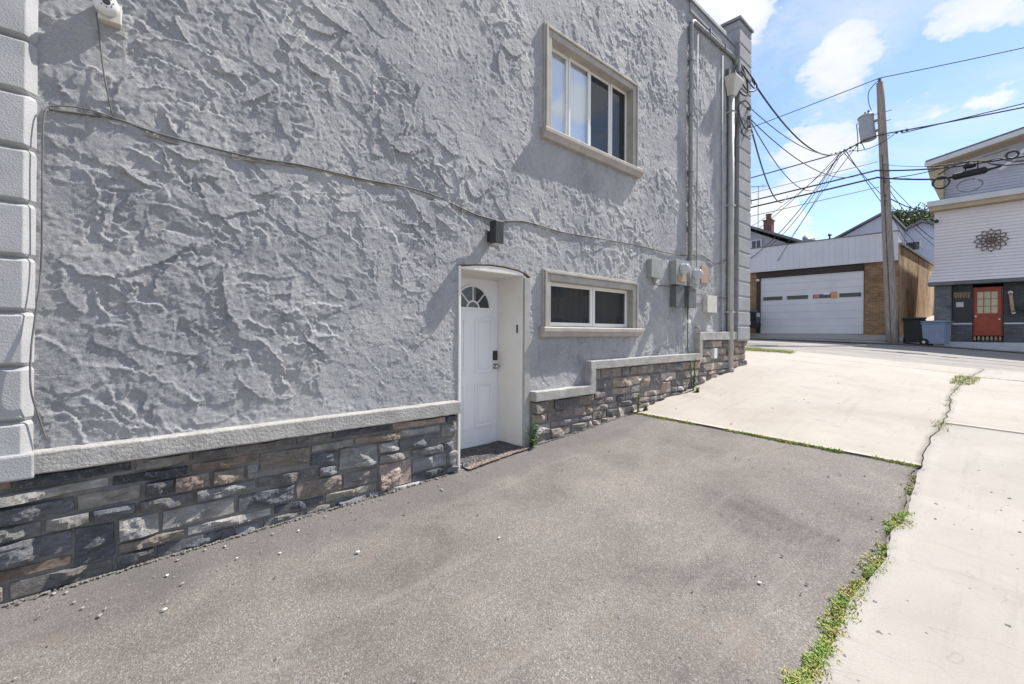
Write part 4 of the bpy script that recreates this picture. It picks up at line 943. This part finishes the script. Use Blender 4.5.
# ------------------------------------------------------------------ bins
def cart(x, y, w, dp, h, m_, label, az, wheels=True, taper=.86):
    z = g(x, y)+.05
    t = thing('wheeled_bin', (x, y, z), label, 'bin')
    T = Matrix.Translation((x, y, z)) @ Matrix.Rotation(az, 4, 'Z')
    a, b_ = w/2, dp/2; k = taper
    mb = MB(); mb.add([(-a*k,-b_*k,.06),(a*k,-b_*k,.06),(a*k,b_*k,.06),(-a*k,b_*k,.06),(-a,-b_,h*.93),(a,-b_,h*.93),(a,b_,h*.93),(-a,b_,h*.93)], [(3,2,1,0),(4,5,6,7),(0,1,5,4),(1,2,6,5),(2,3,7,6),(3,0,4,7)])
    mb.box(-a-.02, a+.02, -b_-.02, b_+.02, h*.86, h*.90)
    mb.build('bin_body', m_, t, bevel=.025, T=T)
    mb = MB(); mb.prism([(-b_-.04, h*.935), (b_+.03, h*.935), (b_+.03, h*.965), (b_*.5, h), (-b_*.6, h), (-b_-.04, h*.96)], -a-.03, a+.03, 'x'); mb.build('lid', m_, t, bevel=.012, T=T)
    mb = MB(); mb.tube([(-a*.7, b_+.02, h*.88), (-a*.7, b_+.10, h*.90), (a*.7, b_+.10, h*.90), (a*.7, b_+.02, h*.88)], .016, 6); mb.build('handle', m_, t, T=T)
    for sx in (-1, 1):
        mb = MB(); mb.lathe((sx*(a*.88)-.03, b_*.78, .13), [(.06, -.002), (.13, 0), (.135, .02), (.135, .04), (.13, .06), (.06, .062)], 18, 'x'); wh = mb.build('wheel', M['tyre'], t, T=T)
        mb = MB(); mb.lathe((sx*(a*.88)+(.033 if sx > 0 else -.043), b_*.78, .13), [(.05, 0), (.05, .01)], 12, 'x'); mb.build('hub', M['boxwhite'], wh, T=T)
    return t
cart(1.50, 23.0, .62, .74, 1.0, M['blackplastic'], 'black lidded wheelie bin standing beside the wooden utility pole', R(8))
t = cart(2.13, 22.98, .78, .66, .92, M['bluebin'], 'blue grey wheeled bin beside the black bin before the siding house', R(80))
mb = MB(); mb.box(1.42, 1.62, 22.585, 22.60, g(1.5, 23)+.62, g(1.5, 23)+.66); 
# ------------------------------------------------------------------ pole and transformer
px, py = .90, 22.85
pz = g(px, py)+.04
t = thing('utility_pole', (px, py, pz), 'tall weathered wooden utility pole between garage and bins', 'utility pole')
mb = MB(); pts = [(px-.43*k/14, py, pz-.1+(10.02-pz)*k/14) for k in range(15)]
mb.tube(pts, [.205-.085*k/14 for k in range(15)], 14); mb.build('pole_shaft', M['pole'], t, smooth=True)
ptop = (pts[-1][0], py, pts[-1][2])
mb = MB(); mb.tube([(ptop[0], py, ptop[2]-.5), (ptop[0]-.02, py, ptop[2]+.06)], .03, 6); mb.lathe((ptop[0]-.02, py, ptop[2]+.05), [(.03, 0), (.065, .03), (.045, .07), (.065, .10), (.03, .16)], 12); mb.build('pin_insulator', M['boxdark'], t)
for z_, L in ((8.72, .32), (8.35, .28), (6.35, .2), (7.75, .22), (5.9, .2)): mb = MB(); mb.tube([(px-.43*(z_-pz)/10.2-L*.6, py-.02, z_), (px-.43*(z_-pz)/10.2+L, py-.02, z_)], .014, 6); mb.build('through_bolt', M['galv'], t)
mb = MB(); mb.tube([(px-.02, py-.20, pz), (px-.2, py-.19, 4), (px-.33, py-.165, 7)], .012, 5); mb.build('ground_wire', M['wire'], t)
# transformer
tx, ty, tz = .12, 22.85, 7.78
t = thing('transformer', (tx, ty, tz), 'grey cylindrical transformer hung on the left side of the utility pole', 'transformer')
TT = Matrix.Translation((tx, ty, tz)) @ Matrix.Rotation(R(-6), 4, 'Y') @ Matrix.Diagonal((.88, .88, 1.0, 1))
mb = MB(); mb.lathe((0, 0, 0), [(.20, -.01), (.285, 0), (.30, .04), (.29, .07), (.29, .88), (.31, .89), (.31, .93)], 24); mb.build('tank', M['tank'], t, smooth=False, bevel=.01, T=TT)
mb = MB(); mb.lathe((0, 0, .935), [(.315, 0), (.315, .03), (.24, .08), (.08, .11)], 24); mb.build('tank_lid', M['tank'], t, smooth=True, T=TT)
for dx_, dy_ in ((.12, 0), (-.02, .1)):
    mb = MB(); mb.lathe((dx_, dy_, 1.0), [(.05, 0), (.03, .04), (.06, .07), (.03, .11), (.055, .14), (.02, .2)], 10); mb.build('bushing', M['boxdark'], t, T=TT)
mb = MB(); mb.box(.29, .56, -.05, .05, .62, .70); mb.box(.29, .56, -.05, .05, .22, .30); mb.build('bracket', M['galv'], t, T=TT)
mb = MB(); mb.tube([(-.30, -.02, .80), (-.36, -.02, .78), (-.38, 0, .2), (-.45, .03, -.35)], .018, 6); mb.tube([(-.28, .1, .75), (-.31, .1, .6), (-.30, .1, .1), (-.2, .1, -.3)], .018, 6); mb.build('lead', M['wire'], t, T=TT)

# ------------------------------------------------------------------ overhead wires
def sag(a, b_, s_, n=14):
    a, b_ = Vector(a), Vector(b_); out = []
    for k in range(n+1):
        t_ = k/n; p = a.lerp(b_, t_); p.z -= 4*s_*t_*(1-t_); out.append(p)
    return out
WG = 'overhead wires strung from the utility pole'
def wire(segs, r, label, grp=WG, name='overhead_wire', m_='wire'):
    mb = MB(); mb.tube(segs, r, 6); return tag(mb.build(name, M[m_], smooth=True), label, 'wire', grp)
PT = (ptop[0]-.02, py, ptop[2]+.20)
wire(sag((-42, 22.8, 9.7), PT, .9, 24)+sag(PT, (34, 22.8, 9.3), 1.1, 24)[1:], .016, 'topmost wire passing over the top of the utility pole')
wire(smoothpts([(.38, 22.85, 10.02), (.12, 22.83, 9.7), (.12, 22.83, 9.25), (.20, 22.85, 8.93)]), .015, 'short jumper lead dropping from the pole top to the transformer')
node = (-.80, 22.75, 7.50)
wire(sag((-42, 22.75, 7.1), node, .5, 20)+smoothpts([node, (-.15, 22.72, 7.70), (.2, 22.68, 7.78), (.55, 22.65, 7.80)])[1:]+sag((.6, 22.65, 7.78), (34, 22.75, 7.3), .5, 24)[1:], .024, 'middle secondary line crossing the pole just under the transformer')
wire(sag((1.15, 22.65, 7.66), (34, 22.75, 8.2), .15, 24), .018, 'second strand rising to the right from the pole under the transformer')
mb = MB()
for x in (-1.1, -.95, -.8, -.65, -.45, -.25, -.1, 1.0, 1.15, 1.3): mb.lathe((x, 22.72, 7.50+.26*max(0, min(1, (x+.8)/.9))), [(.02, -.05), (.045, -.03), (.045, .03), (.02, .05)], 8)
tag(mb.build('line_splice', M['wire']), 'dark connectors clustered where house drops leave the middle line', 'connector')
wire(sag((-42, 22.7, 5.6), (.4, 22.6, 6.42), .35, 24)+sag((.4, 22.6, 6.42), (2.7, 22.5, 5.95), .05, 8)[1:]+sag((2.7, 22.5, 5.95), (34, 22.7, 5.5), .3, 20)[1:], .030, 'upper thick cable of the low pair with spiral lashing')
wire(sag((-42, 22.62, 5.1), (.45, 22.55, 6.12), .35, 24)+sag((.45, 22.55, 6.12), (2.3, 22.4, 5.58), .04, 8)[1:], .034, 'lower thick cable of the low pair left of the splice box')
wire(sag((-42, 22.66, 4.85), (.5, 22.6, 5.75), .45, 24), .012, 'lowest thin strand under the thick cable pair')
wire(sag((.6, 22.6, 6.05), (2.9, 22.45, 6.1), .12, 12), .016, 'short slack strand right of the pole near the splice box')
wire(sag((.65, 22.6, 5.4), (1.68, 25.1, 5.0), .1, 12), .02, 'service drop from the pole to the corner eave of the siding house')
wire(sag((.62, 22.6, 6.0), (1.84, 25.3, 3.9), .25, 12), .013, 'thin drop from the pole down to the siding house corner')
wire(sag((.6, 22.6, 6.1), (2.3, 34, 4.6), .25, 12), .012, 'thin drop running behind the siding house from the pole')
WH = (.10, 9.92, 5.72)
wire(sag(WH, node, .75, 20), .022, 'thick sagging service drop from the building weatherhead to the middle line')
PB = (.15, 10.3, 4.62)
DG = 'wires leaving the bracket on the corner pilaster'
wire(sag(PB, (-.2, 22.6, 6.36), .5, 16), .012, 'upper thin wire from the corner pilaster bracket toward the pole', DG)
wire(sag(PB, (-1.4, 22.6, 6.25), .75, 16), .012, 'middle thin wire from the corner pilaster bracket to the cable pair', DG)
wire(sag(PB, (-2.7, 22.6, 6.1), .9, 16), .018, 'lower thick wire from the corner pilaster bracket to the cable pair', DG)
HG = 'house drops fanning from the middle line'
wire(sag(node, (-7.2, 33.9, 5.9), .5, 16), .016, 'house drop from the line connectors to the far grey house', HG)
wire(sag(node, (-5.2, 24.45, 3.6), .5, 16), .016, 'house drop from the line connectors to the left garage corner', HG)
wire(sag((-.75, 22.75, 7.5), (-6.3, 34, 5.8), .3, 16), .012, 'thin upper drop from the line connectors toward the chimney house', HG)
wire(sag((-.2, 22.72, 7.66), (-3.6, 24.30, 3.5), -.2, 16), .012, 'thin drop from under the transformer to the garage fascia', HG)
wire(sag((-.7, 22.75, 7.5), (1.2, 42, 5.2), .3, 16), .016, 'drop from the line connectors passing behind the pole to the pale house', HG)
wire(sag((-.6, 22.75, 7.5), (.5, 36, 5.0), .3, 16), .016, 'steep drop from the line connectors passing behind the pole', HG)
wire(sag((-.5, 22.75, 7.5), (1.0, 22.6, 7.72), .22, 14), .013, 'slack loop wire crossing before the pole under the transformer', HG)
wire(sag((.12, 10.25, 4.9), (-.3, 22.7, 7.5), .6, 16), .011, 'topmost thin wire from the corner pilaster bracket to the transformer', DG)
wire(sag((.13, 10.25, 4.45), (-4.2, 22.7, 6.05), .5, 16), .012, 'short wire from the corner pilaster bracket sloping left to the cable pair', DG)
wire(sag(node, (-6.4, 24.3, 4.1), .35, 16), .012, 'house drop from the line connectors to the far left of the fascia', HG)
wire(sag((-.55, 22.75, 7.55), (-10, 34, 7.0), .5, 16), .012, 'house drop from the line connectors to the grey house roof', HG)
wire(sag((-42, 22.7, 6.4), (.45, 22.6, 6.75), .4, 24), .011, 'thin strand just above the thick cable pair')
wire(sag((.62, 22.6, 6.6), (3.9, 25.0, 6.9), .3, 12), .011, 'thin drop from the pole to the raking roof of the siding house')
wire(sag((.7, 22.6, 5.2), (.9, 30, 3.9), .3, 12), .012, 'thin drop from the pole to the garage side wall')
# splice box with coiled slack
t = thing('splice_case', (3.0, 22.4, 5.5), 'long black cable splice case hanging on the lines before the house gable', 'splice case')
mb = MB(); mb.tube([(2.25, 22.4, 5.60), (2.55, 22.4, 5.58), (2.62, 22.4, 5.58), (3.38, 22.4, 5.62), (3.45, 22.4, 5.62), (3.75, 22.4, 5.66)], [.03, .045, .115, .115, .05, .03], 10); mb.build('case', M['blackplastic'], t)
mb = MB(); mb.lathe((3.0, 22.4, 5.78), [(.05, 0), (.16, .03), (.17, .1), (.08, .2)], 12); mb.tube([(2.9, 22.4, 5.72), (2.9, 22.4, 5.95)], .02, 6); mb.tube([(3.2, 22.4, 5.72), (3.2, 22.4, 5.95)], .02, 6); mb.build('hanger', M['blackplastic'], t)
CG = 'slack cable coils beside the splice case'
def coil(cx, cz, rx, rz, n, r, label, m_='wire'):
    mb = MB(); pts = [(cx+(rx+.02*math.sin(a*1.3))*math.cos(a), 22.36+.02*math.sin(a*.7), cz+(rz+.02*math.cos(a*1.7))*math.sin(a)) for a in np.linspace(0, 2*math.pi*n, 18*n)]
    mb.tube(pts, r, 6); tag(mb.build('cable_coil', M[m_], smooth=True), label, 'cable coil', CG)
coil(2.28, 5.44, .22, .20, 3, .02, 'black cable loop at the left end of the splice case')
coil(3.0, 5.18, .32, .21, 5, .009, 'thin pale wire coil hanging under the splice case', 'galv')
coil(4.0, 5.95, .14, .12, 3, .02, 'small black loop on the cable right of the splice case')
wire(smoothpts([(2.2, 22.4, 5.75), (2.55, 22.4, 5.95), (2.9, 22.4, 6.02), (3.3, 22.4, 5.95), (3.6, 22.4, 5.75), (4.1, 22.4, 5.62), (5, 22.4, 5.6)]), .025, 'black slack cable arching over the splice case', CG)
wire(smoothpts([(3.4, 22.38, 5.9), (3.7, 22.38, 5.92), (4.0, 22.38, 5.75), (4.5, 22.38, 5.68), (6, 22.38, 5.7)]), .02, 'black slack cable drooping right of the splice case', CG)
# bracket and drip loops on the corner pilaster
t = thing('wire_bracket', (.15, 10.2, 4.5), 'service wire bracket with tangled drip loops on the corner pilaster', 'bracket')
mb = MB(); mb.tube([(.12, 10.3, 4.3), (.12, 10.3, 4.85)], .02, 6)
for z_ in (4.42, 4.62, 4.8): mb.lathe((.17, 10.3, z_-.03), [(.02, 0), (.045, .015), (.03, .03), (.045, .045), (.02, .06)], 10)
mb.build('insulator_rack', M['boxdark'], t)
mb = MB(); mb.tube(smoothpts([(.17, 10.3, 4.62), (.25, 10.15, 4.3), (.22, 9.95, 4.25), (.16, 9.85, 4.45), (.14, 9.8, 4.7), (.2, 10.0, 4.85), (.2, 10.28, 4.82)]), .014, 6)
mb.tube(smoothpts([(.17, 10.3, 4.42), (.28, 10.2, 4.2), (.2, 9.9, 4.1), (.12, 9.75, 4.3), (.1, 9.72, 1.6)]), .011, 6); mb.build('drip_loop', M['wire'], t, smooth=True)
t = thing('drip_loop', (.1, 9.9, 5.4), 'looped service wires hanging from the weatherhead at the parapet', 'wire loop')
mb = MB(); mb.tube(smoothpts([(.07, 9.90, 5.62), (.1, 9.70, 5.35), (.16, 9.75, 5.0), (.25, 9.95, 4.93), (.2, 10.05, 5.3), (.10, 9.92, 5.72)]), .018, 6)
mb.tube(smoothpts([(.07, 9.92, 5.62), (.15, 9.85, 5.25), (.25, 10.05, 5.05), (.3, 10.35, 5.25), (.1, 10.0, 5.7)]), .016, 6); mb.build('loop_wire', M['wire'], t, smooth=True)
mb = MB(); mb.tube(smoothpts([(.08, 9.9, 5.6), (.22, 10.0, 5.3), (.26, 10.3, 5.2), (.2, 10.55, 5.45)]), .014, 6); mb.build('connector_wire', M['wire'], t, smooth=True)

# ------------------------------------------------------------------ houses behind
def simple_window(par, x0, x1, z0_, z1_, y, n=1):
    mb = MB(); mb.box(x0-.07, x1+.07, y-.06, y-.001, z0_-.07, z1_+.07); f = mb.build('window', M['cornice'], par)
    w = (x1-x0)/n
    for k in range(n): mb = MB(); mb.box(x0+k*w+.03, x0+(k+1)*w-.03, y-.075, y-.061, z0_, z1_); mb.build('pane', M['glassd'], f)
gh = thing('grey_house', (-10.5, 37, 1), 'grey siding house with sloping roof and red chimney behind the garage', 'house')
lap(-16, -6.0, lambda z: 34.0, .5, 6.0, .14).build('front_siding', M['sidinggrey'], gh)
mb = MB(); mb.box(-16, -6.0, 34.11, 42, .5, 6.0); mb.prism([(-16, 6.0), (-6.0, 6.0), (-11, 8.55)], 34.05, 41.9); mb.build('wall', M['sidinggrey'], gh)
mb = MB(); mb.prism([(-11, 8.62), (-5.0, 5.82), (-5.0, 5.98), (-11, 8.80), (-17, 5.98), (-17, 5.82)], 33.5, 42.3); rf = mb.build('roof', M['roofgrey'], gh)
mb = MB(); mb.box(-7.93, -7.41, 35.25, 35.8, 6.2, 8.0); mb.box(-7.98, -7.36, 35.2, 35.85, 8.002, 8.1); mb.lathe((-7.67, 35.5, 8.102), [(.17, 0), (.17, .35), (.2, .36), (.2, .42)], 12); mb.build('chimney', M['brickred'], rf)
simple_window(gh, -8.25, -7.65, 5.75, 6.45, 34.0, 2)
mb = MB(); mb.box(-7.0, -5.5, 33.3, 34.0, 5.45, 5.78); mb.build('porch_soffit', M['soffit'], gh)
t = thing('aerial', (-8.13, 36, 7), 'television aerial on a thin mast beside the red chimney', 'antenna')
mb = MB(); mb.tube([(-8.2, 35.0, 7.2), (-8.2, 35.0, 10.55)], .022, 6); mb.build('mast', M['galv'], t)
mb = MB(); mb.tube([(-8.75, 35, 10.62), (-7.6, 34.8, 10.38)], .018, 5)
for k in range(7): x = -8.7+.17*k; mb.tube([(x, 34.72+.0*k, 10.60-.035*k), (x+.05, 35.25, 10.60-.035*k)], .012, 5)
mb.tube([(-7.85, 34.9, 10.6), (-7.85, 34.9, 10.2)], .014, 5); mb.build('aerial_rods', M['galv'], t)
bh = thing('gable_house', (-2.6, 40, 1), 'blue grey gabled house rising behind the garage roof', 'house')
mb = MB(); mb.box(-4.3, -1.0, 36.2, 44, .5, 5.9); mb.prism([(-4.3, 5.9), (-1.0, 5.9), (-1.0, 7.25), (-1.35, 7.42)], 36.1, 44); mb.build('wall', M['sidingblue'], bh)
mb = MB(); mb.prism([(-4.75, 5.78), (-1.3, 7.47), (-.85, 7.22), (-.85, 7.34), (-1.3, 7.60), (-4.75, 5.90)], 35.9, 44.2); mb.build('roof', M['roofgrey'], bh)
ph = thing('pale_house', (-.2, 46, 1), 'pale blue gabled house seen between the pole and the siding house', 'house')
lap(-2.6, 2.6, lambda z: 42.0, .5, 6.5, .16).build('front_siding', M['palehouse'], ph)
mb = MB(); mb.box(-2.6, 2.6, 42.12, 50, .5, 6.5); mb.prism([(-2.6, 6.5), (2.6, 6.5), (-.1, 7.75)], 42.05, 49.9); mb.build('wall', M['palehouse'], ph)
mb = MB(); mb.prism([(-3.0, 6.32), (-.1, 7.68), (3.0, 6.32), (3.0, 6.45), (-.1, 7.84), (-3.0, 6.45)], 41.6, 50.2); mb.build('roof', M['roofgrey'], ph)
simple_window(ph, -.95, -.2, 5.85, 6.4, 42.0, 1)
sh = thing('shed', (1.2, 41, 1), 'small brown shed at the end of the alley', 'shed')
mb = MB(); mb.box(.2, 2.2, 40.2, 41.5, 1.0, 3.0); mb.build('wall', M['bark'], sh); mb = MB(); mb.box(0, 2.4, 40.0, 41.6, 3.002, 3.15); mb.build('roof', M['roofgrey'], sh)
nh = thing('neighbour_house', (16, 30, -1), 'tan neighbouring house farther along the street, beyond the siding house', 'house')
mb = MB(); mb.box(11.5, 21, 26, 36, -3, 5.5); mb.prism([(11.5, 5.5), (21, 5.5), (16.25, 8.6)], 26.05, 35.9); mb.build('wall', M['soffit'], nh)
mb = MB(); mb.prism([(11.0, 5.2), (16.25, 8.65), (21.5, 5.2), (21.5, 5.4), (16.25, 8.85), (11.0, 5.4)], 25.6, 36.3); mb.build('roof', M['roofgrey'], nh)
for x_ in (12.6, 15.4, 18.4):
    for z_ in (-.4, 2.6): simple_window(nh, x_, x_+1.2, z_, z_+1.5, 26, 2)
# tree behind
def tree(x, y, zb, zc, rx, rz, n, label, name='leafy_tree'):
    t = thing(name, (x, y, zb), label, 'tree')
    mb = MB(); mb.tube([(x, y, zb-.3), (x+.1, y, zb+(zc-zb)*.5), (x, y, zc)], [.22, .17, .09], 8)
    for k in range(6): a = k*1.05; mb.tube([(x+.05, y, zb+(zc-zb)*.6), (x+rx*.6*math.cos(a), y+rx*.6*math.sin(a), zc+rz*.3*math.sin(k*2))], [.08, .03], 6)
    mb.build('trunk', M['bark'], t)
    lf = MB(); cl = [(x+rx*.85*math.cos(a)*q, y+rx*.85*math.sin(a)*q, zc+rz*w_) for a, q, w_ in [(random.uniform(0, 6.3), random.random()**.5, random.uniform(-.8, .9)) for _ in range(34)]]
    for c in cl:
        rr = random.uniform(.25, .5)*rx*.7
        for _ in range(n):
            v_ = Vector((random.gauss(0, 1), random.gauss(0, 1), random.gauss(0, .7))).normalized()*rr*random.random()**.4; p = Vector(c)+v_
            d_ = Vector((random.gauss(0, 1), random.gauss(0, 1), random.gauss(0, 1))).normalized(); e = d_.orthogonal().normalized()*.08; L = random.uniform(.16, .3)
            lf.add([p, p+d_*L*.5+e, p+d_*L, p+d_*L*.5-e], [(0,1,2,3)])
    lf.build('crown', M['leafdark'], t)
tree(-1.7, 53, 2, 9.75, 3.0, .6, 260, 'dark green tree crown showing behind the garage and pole')

# ------------------------------------------------------------------ parked car
t = thing('parked_car', (-5.6, 23.0, 0), 'dark glossy car parked left of the garage door, mostly hidden by the corner pilaster', 'car')
cz0 = g(-5, 23.2)+.04
TC = Matrix.Translation((-4.52, 22.75, cz0)) @ Matrix.Rotation(R(-16), 4, 'Z') @ Matrix.Diagonal((1.12, 1.12, 1.30, 1))   # nose points to +x, body runs back
W2 = .90
mb = MB(); prof = [(0.02, .32), (.08, .75), (-.05, 1.02), (-1.15, 1.14), (-4.3, 1.10), (-4.45, .9), (-4.42, .32)]
mb.prism([(x, z_) for x, z_ in prof], -W2, W2, 'y'); mb.build('body', M['carpaint'], t, bevel=.07, T=TC, smooth=False)
mb = MB(); lo_ = [(-1.05, 1.12), (-4.25, 1.10)]; 
mb.add([(-1.0, -.82, 1.13), (-1.0, .82, 1.13), (-4.3, .82, 1.11), (-4.3, -.82, 1.11), (-1.85, -.66, 1.68), (-1.85, .66, 1.68), (-3.9, .66, 1.68), (-3.9, -.66, 1.68)], [(0,1,2,3),(7,6,5,4),(0,4,5,1),(1,5,6,2),(2,6,7,3),(3,7,4,0)]); mb.build('windscreen', M['glassd'], t, bevel=.04, T=TC)
mb = MB(); mb.add([(-1.8, -.67, 1.66), (-1.8, .67, 1.66), (-3.95, .67, 1.66), (-3.95, -.67, 1.66), (-2.0, -.6, 1.74), (-2.0, .6, 1.74), (-3.8, .6, 1.74), (-3.8, -.6, 1.74)], [(0,1,2,3),(7,6,5,4),(0,4,5,1),(1,5,6,2),(2,6,7,3),(3,7,4,0)]); mb.build('roof', M['carpaint'], t, bevel=.03, T=TC)
mb = MB(); mb.box(.045, .10, -.62, .62, .52, .90); mb.build('grille', M['blackplastic'], t, T=TC, bevel=.02)
mb = MB(); mb.box(.02, .13, -.88, .88, .32, .50); mb.build('bumper', M['blackplastic'], t, T=TC, bevel=.03)
mb = MB(); mb.box(.132, .145, -.17, .17, .42, .54); mb.build('number_plate', M['boxwhite'], t, T=TC)
for sy in (-1, 1):
    mb = MB(); mb.box(-.10, .085, sy*.72-.15, sy*.72+.15, .72, .88); mb.build('headlight', M['chrome'], t, T=TC, bevel=.03)
    for u in (-.9, -3.55):
        mb = MB(); mb.lathe((u, sy*.80-.1, .33), [(.2, -.01), (.32, 0), (.335, .04), (.335, .16), (.32, .2), (.2, .21)], 22, 'y'); wh = mb.build('wheel', M['tyre'], t, T=TC)
        mb = MB(); mb.lathe((u, sy*.80+(.113 if sy > 0 else -.123), .33), [(.2, 0), (.18, .01)], 16, 'y'); mb.build('rim', M['chrome'], wh, T=TC)

# ------------------------------------------------------------------ camera
F, TH, ROLL = 456.0, R(47.4), R(.3)
ct, st = math.cos(TH), math.sin(TH)
fwd, rt, up = Vector((-st, ct, 0)), Vector((ct, st, 0)), Vector((0, 0, 1))
rr = rt*math.cos(ROLL)+up*math.sin(ROLL); uu = -rt*math.sin(ROLL)+up*math.cos(ROLL)
cam = bpy.data.cameras.new('camera'); co = bpy.data.objects.new('camera', cam); COL.objects.link(co)
cam.sensor_width = 36; cam.lens = F/1024*36; cam.shift_y = -(342-332.2)/1024; cam.clip_end = 2000; cam.clip_start = .05
mw = Matrix((rr, uu, -fwd)).transposed().to_4x4(); mw.translation = (D, 0, 0); co.matrix_world = mw
S.camera = co

# ------------------------------------------------------------------ light
SUN = Vector((.26, 1.2, 1.5)).normalized()
el = math.asin(SUN.z); az = math.atan2(SUN.x, SUN.y)
L = bpy.data.lights.new('sun', 'SUN'); L.energy = 4.8; L.angle = R(.5); L.color = (1, .95, .88)
lo = bpy.data.objects.new('sun', L); COL.objects.link(lo); lo.rotation_euler = SUN.to_track_quat('Z', 'Y').to_euler()
w = bpy.data.worlds.new('World'); S.world = w; w.use_nodes = True; nt = w.node_tree
bg = nt.nodes['Background']; sky = nt.nodes.new('ShaderNodeTexSky'); sky.sky_type = 'NISHITA'; sky.sun_disc = False
sky.sun_elevation = el; sky.sun_rotation = az; sky.air_density = 1.1; sky.dust_density = .25; sky.ozone_density = 2.5
tc = nt.nodes.new('ShaderNodeTexCoord'); sp = nt.nodes.new('ShaderNodeSeparateXYZ'); nt.links.new(tc.outputs['Generated'], sp.inputs[0])
mp = nt.nodes.new('ShaderNodeMapping'); mp.inputs['Location'].default_value = (6.1, 2.9, 7.3); mp.inputs['Scale'].default_value = (1, 1, 1.9); nt.links.new(tc.outputs['Generated'], mp.inputs['Vector'])
cn = noise(nt, mp.outputs[0], 4.2, 12, .57, .05)
cm = ramp(nt, cn, [(.515, g3(0)), (.545, g3(.75)), (.59, g3(1))])
cs = noise(nt, mp.outputs[0], 7, 6, .6)
cc = ramp(nt, cs, [(.35, (3.8, 4.05, 4.4)), (.62, (4.5, 4.55, 4.6))])
skc = mixc(nt, 1.0, sky.outputs[0], (.74, .75, .81), 'MULTIPLY')
hz = ramp(nt, sp.outputs[2], [(.0, g3(.35)), (.22, g3(0))])
skc = mixc(nt, hz, skc, (3.4, 3.7, 4.0))
thin = ramp(nt, noise(nt, mp.outputs[0], 2.2, 8, .68, .6), [(.46, g3(0)), (.72, g3(.6))])
skc = mixc(nt, thin, skc, (4.0, 4.15, 4.35))
mx = mixc(nt, cm, skc, cc)
nt.links.new(mx, bg.inputs['Color']); bg.inputs['Strength'].default_value = .15
S.view_settings.view_transform = 'Standard'; S.view_settings.look = 'None'; S.view_settings.exposure = 0.62; S.view_settings.gamma = 1
S.cycles.use_denoising = True
# lift the whole place so the street lies near z = 0
for o in list(S.objects):
    if o.parent is None: o.location.z += Z0
bpy.context.view_layer.update()
